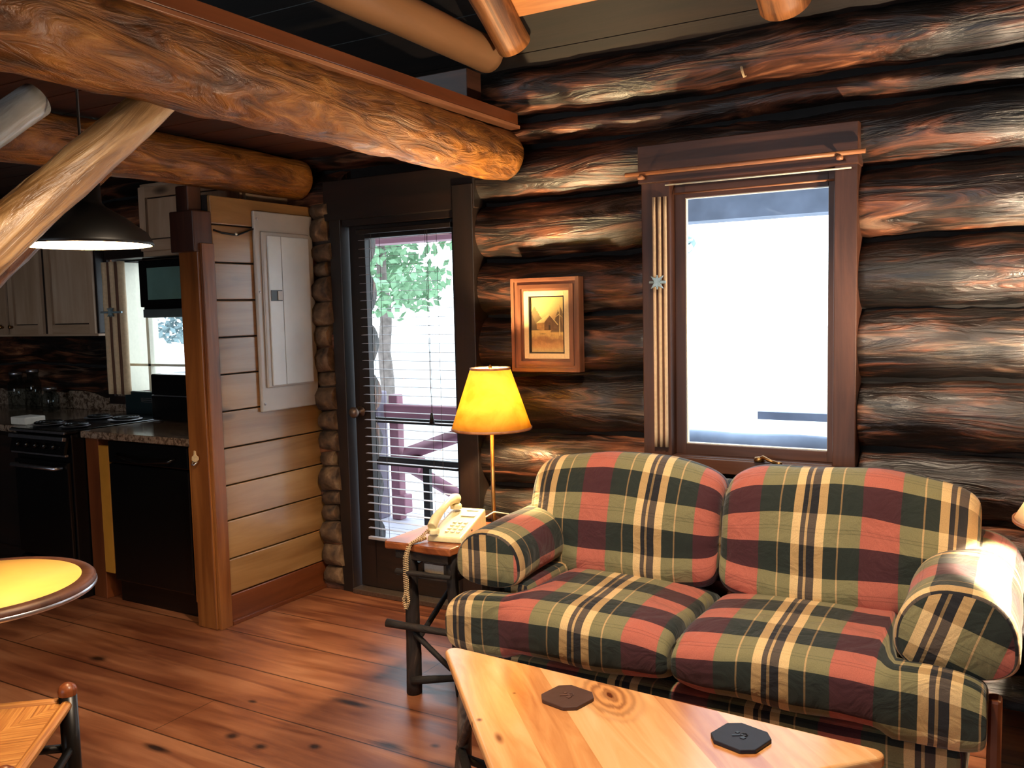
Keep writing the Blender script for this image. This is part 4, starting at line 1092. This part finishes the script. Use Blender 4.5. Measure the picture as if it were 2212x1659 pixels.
coaster(-1.063,2.072,-.22,(74,50,42),'brown octagonal coaster beside the swirled knot, nearest the lamp-lit corner',False)
coaster(-.590,2.063,-.28,(34,35,46),'blue-grey octagonal coaster with a small dark emblem, near the right corner',True)

# ------------------------------------------------------------------ right end table
def mk_rtable():
    x0,x1,y0,y1=.035,.50,2.72,3.40
    t=thing('dark_side_table',(.3,3.1,0),'dark wooden side table under the lamp at the right edge','side table')
    one(lambda m:m.box((x0,y0,.52),(x1,y1,.55),0),'tabletop',TABLEBR,t,bevel=.004)
    for x in (x0+.04,x1-.04):
        for y in (y0+.04,y1-.04): one(lambda m:m.log((x,y,0),(x,y,.519),.025,.022,10,.12,12,.05,.01,.3),'leg',BARK,t)
    one(lambda m:m.box((x0+.03,y0+.01,.34),(x1-.03,y1-.02,.50),0),'drawer_box',DOORW,t,bevel=.004)
    one(lambda m:m.box((x0+.015,y0+.005,.20),(x1-.015,y1-.02,.218),0),'shelf',TABLEBR,t,bevel=.003)
mk_rtable()
def mk_cordhook():
    t=thing('wall_hook',(-1.016,3.6,2.41),'tiny pale hook on the upper dark log above the large window','hook')
    one(lambda m:m.tube([(-1.026,3.615,2.435),(-1.022,3.598,2.435),(-1.016,3.588,2.415),(-1.010,3.592,2.395),(-1.006,3.60,2.40)],.005,8),'wire_hook',ROPE,t)
mk_cordhook()

# ------------------------------------------------------------------ outside
def mk_out():
    o=MB(); o.box((-40,3.98,-.6),(40,80,-.5)); struct(o.build('ground',CONC),'bright pale ground outside')
    t=thing('porch_deck',(-2,4.6,-.1),'pale board deck of the porch outside the door','deck')
    def dk(m):
        y=3.97
        while y<5.5: m.box((-7,y,-.06),(2,y+.135,-.03),0); y+=.142
    one(dk,'deck_boards',DECK,t)
    one(lambda m:[m.box((-7,3.97,-.5),(2,4.05,-.061),0),m.box((-7,5.4,-.5),(2,5.48,-.061),0)],'joist',DECK,t)
    t=thing('porch_railing',(-3.5,5.2,0),'red painted wooden porch railing with crossed braces seen through the door','railing')
    one(lambda m:m.box((-4.12,5.15,.70),(-2.2,5.25,.83),0),'top_rail',RED,t,bevel=.01)
    one(lambda m:[m.box((-4.27,5.12,-.03),(-4.15,5.24,.92),2)],'newel_post',GREYW,t,bevel=.01)
    one(lambda m:m.box((-4.08,5.16,-.03),(-4.0,5.24,.90),2),'baluster_post',RED,t,bevel=.01)
    for a,b in (((-3.96,5.2,.46),(-3.1,5.2,.76)),((-4.0,5.2,.40),(-3.1,5.2,.02))):
        one(lambda m:m.tube([a,b],.05,4),'cross_brace',RED,t)
    one(lambda m:m.box((-4.0,5.15,.33),(-3.82,5.25,.45),0),'block',RED,t,bevel=.01)
    one(lambda m:m.box((-4.05,5.15,.02),(-3.95,5.25,.16),0),'lower_block',RED,t,bevel=.01)
    t=thing('porch_bench',(-3.4,4.6,0),'black iron bench frame on the porch seen through the blind','bench')
    one(lambda m:m.box((-3.77,4.58,.78),(-2.2,4.61,.815),0),'back_rail',IRON,t)
    one(lambda m:m.box((-3.77,4.58,.50),(-2.2,4.61,.555),0),'lower_rail',IRON,t)
    one(lambda m:[m.box((-3.36,4.58,-.03),(-3.31,4.61,.50),2),m.box((-2.25,4.58,-.03),(-2.2,4.61,.815),2)],'leg',IRON,t)
    t=thing('porch_eave',(-3,5.2,2.05),'red porch eave beam above the railing','eave beam')
    one(lambda m:m.box((-7,5.15,1.995),(-2.6,5.3,2.06),0),'beam',RED,t)
    t=thing('porch_eave',(-1,5.2,2.05),'blue-grey porch eave boards seen at the top of the large window','eave beam')
    one(lambda m:m.box((-2.5,5.1,1.99),(2,5.3,2.25),0),'beam',BLUEB,t)
    t=thing('porch_rail',(-1.3,5.2,0),'blue-grey porch rail seen low in the large window','rail')
    one(lambda m:m.tube([(-1.95+.1*k,5.2,.68+.004*math.sin(k)) for k in range(14)],.065,12,.1,4),'rail_log',BLUEB,t)
    one(lambda m:m.box((-1.38,5.18,.83),(.2,5.22,.875),0),'upper_rail',BLUEB,t)
    one(lambda m:[m.rod((x,5.2,-.03),(x,5.2,.68),.04,10) for x in (-1.9,-.7)],'rail_post',BLUEB,t)
def tree(x,y,h,r,mat,label,crown=1):
    t=thing('tree',(x,y,-.5),label,'tree','trees outside the cabin door')
    one(lambda m:m.log((x,y,-.5),(x,y,h),.16,.08,10,.1,2,.3,.1),'trunk',TRUNK,t)
    def cr(m):
        for k in range(30):
            a=random.random()*2*PI; rr=r*random.random()**.5; z=h*(.5+.55*random.random()); c=Vector((x+rr*math.cos(a),y+rr*math.sin(a),z)); sz=r*(.22+.2*random.random())
            for q in range(60):
                d=Vector((random.gauss(0,1),random.gauss(0,1),random.gauss(0,.7))).normalized()*sz*random.random()**.4
                e1=Vector((random.gauss(0,1),random.gauss(0,1),random.gauss(0,1))).normalized()*.11; e2=e1.orthogonal().normalized()*.06
                p=c+d; m.add([p-e1,p+e2,p+e1,p-e2],[(0,1,2,3)],[[(0,0),(1,0),(1,1),(0,1)]],False)
    one(cr,'crown',mat,t)
mk_out()
tree(-11.5,14.5,3.4,1.7,LEAF,'fresh green tree seen through the upper part of the door blind')
tree(-7.6,17.5,3.0,1.2,LEAFB,'pale blue-green tree beside the fresh green tree outside the door')
tree(-17.5,15.5,2.2,1.2,LEAFB,'grey-green tree seen in the kitchen window')

# ------------------------------------------------------------------ light
w=bpy.data.worlds.new('world'); S.world=w; w.use_nodes=True
nt=w.node_tree; bg=nt.nodes['Background']; tc=nt.nodes.new('ShaderNodeTexCoord'); sp=nt.nodes.new('ShaderNodeSeparateXYZ'); nt.links.new(tc.outputs['Generated'],sp.inputs[0])
rp=nt.nodes.new('ShaderNodeValToRGB'); nt.links.new(sp.outputs[2],rp.inputs[0])
rp.color_ramp.elements[0].color=(.86,.93,1,1); rp.color_ramp.elements[1].color=(.7,.85,1,1)
nt.links.new(rp.outputs[0],bg.inputs[0]); bg.inputs[1].default_value=5.0
def area(name,loc,rot,sx,sy_,e,col,portal=False):
    L=bpy.data.lights.new(name,'AREA'); L.shape='RECTANGLE'; L.size=sx; L.size_y=sy_; L.energy=e; L.color=col
    if portal: L.cycles.is_portal=True
    o=bpy.data.objects.new(name,L); COL.objects.link(o); o.location=loc; o.rotation_euler=rot; return o
area('portal_window',(-1.0,3.72,1.43),(-PI/2,0,0),.6,1.06,1,(1,1,1),True)
area('portal_door',(-2.74,3.73,1.09),(-PI/2,0,0),.56,1.6,1,(1,1,1),True)
area('portal_kitchen',(-4.65,3.72,1.44),(-PI/2,0,0),.75,.85,1,(1,1,1),True)
area('daylight_rear_window',(-1.8,-3.5,1.6),(PI/2,0,0),2.6,1.5,45,(.80,.90,1))
def point(name,loc,e,col,r=.05):
    L=bpy.data.lights.new(name,'POINT'); L.energy=e; L.color=col; L.shadow_soft_size=r
    o=bpy.data.objects.new(name,L); COL.objects.link(o); o.location=loc
# added overhead spot, no known lamp; brightens seat tops, coffee table and floor
L=bpy.data.lights.new('ceiling_lamp_light','SPOT'); L.energy=330; L.color=(1,.78,.56); L.spot_size=math.radians(122); L.spot_blend=.35; L.shadow_soft_size=.09
o=bpy.data.objects.new('ceiling_lamp_light',L); COL.objects.link(o); o.location=(-.75,1.75,2.85)
S.view_settings.view_transform='Standard'; S.view_settings.look='None'; S.view_settings.gamma=1; S.view_settings.exposure=0; S.view_settings.use_curve_mapping=False
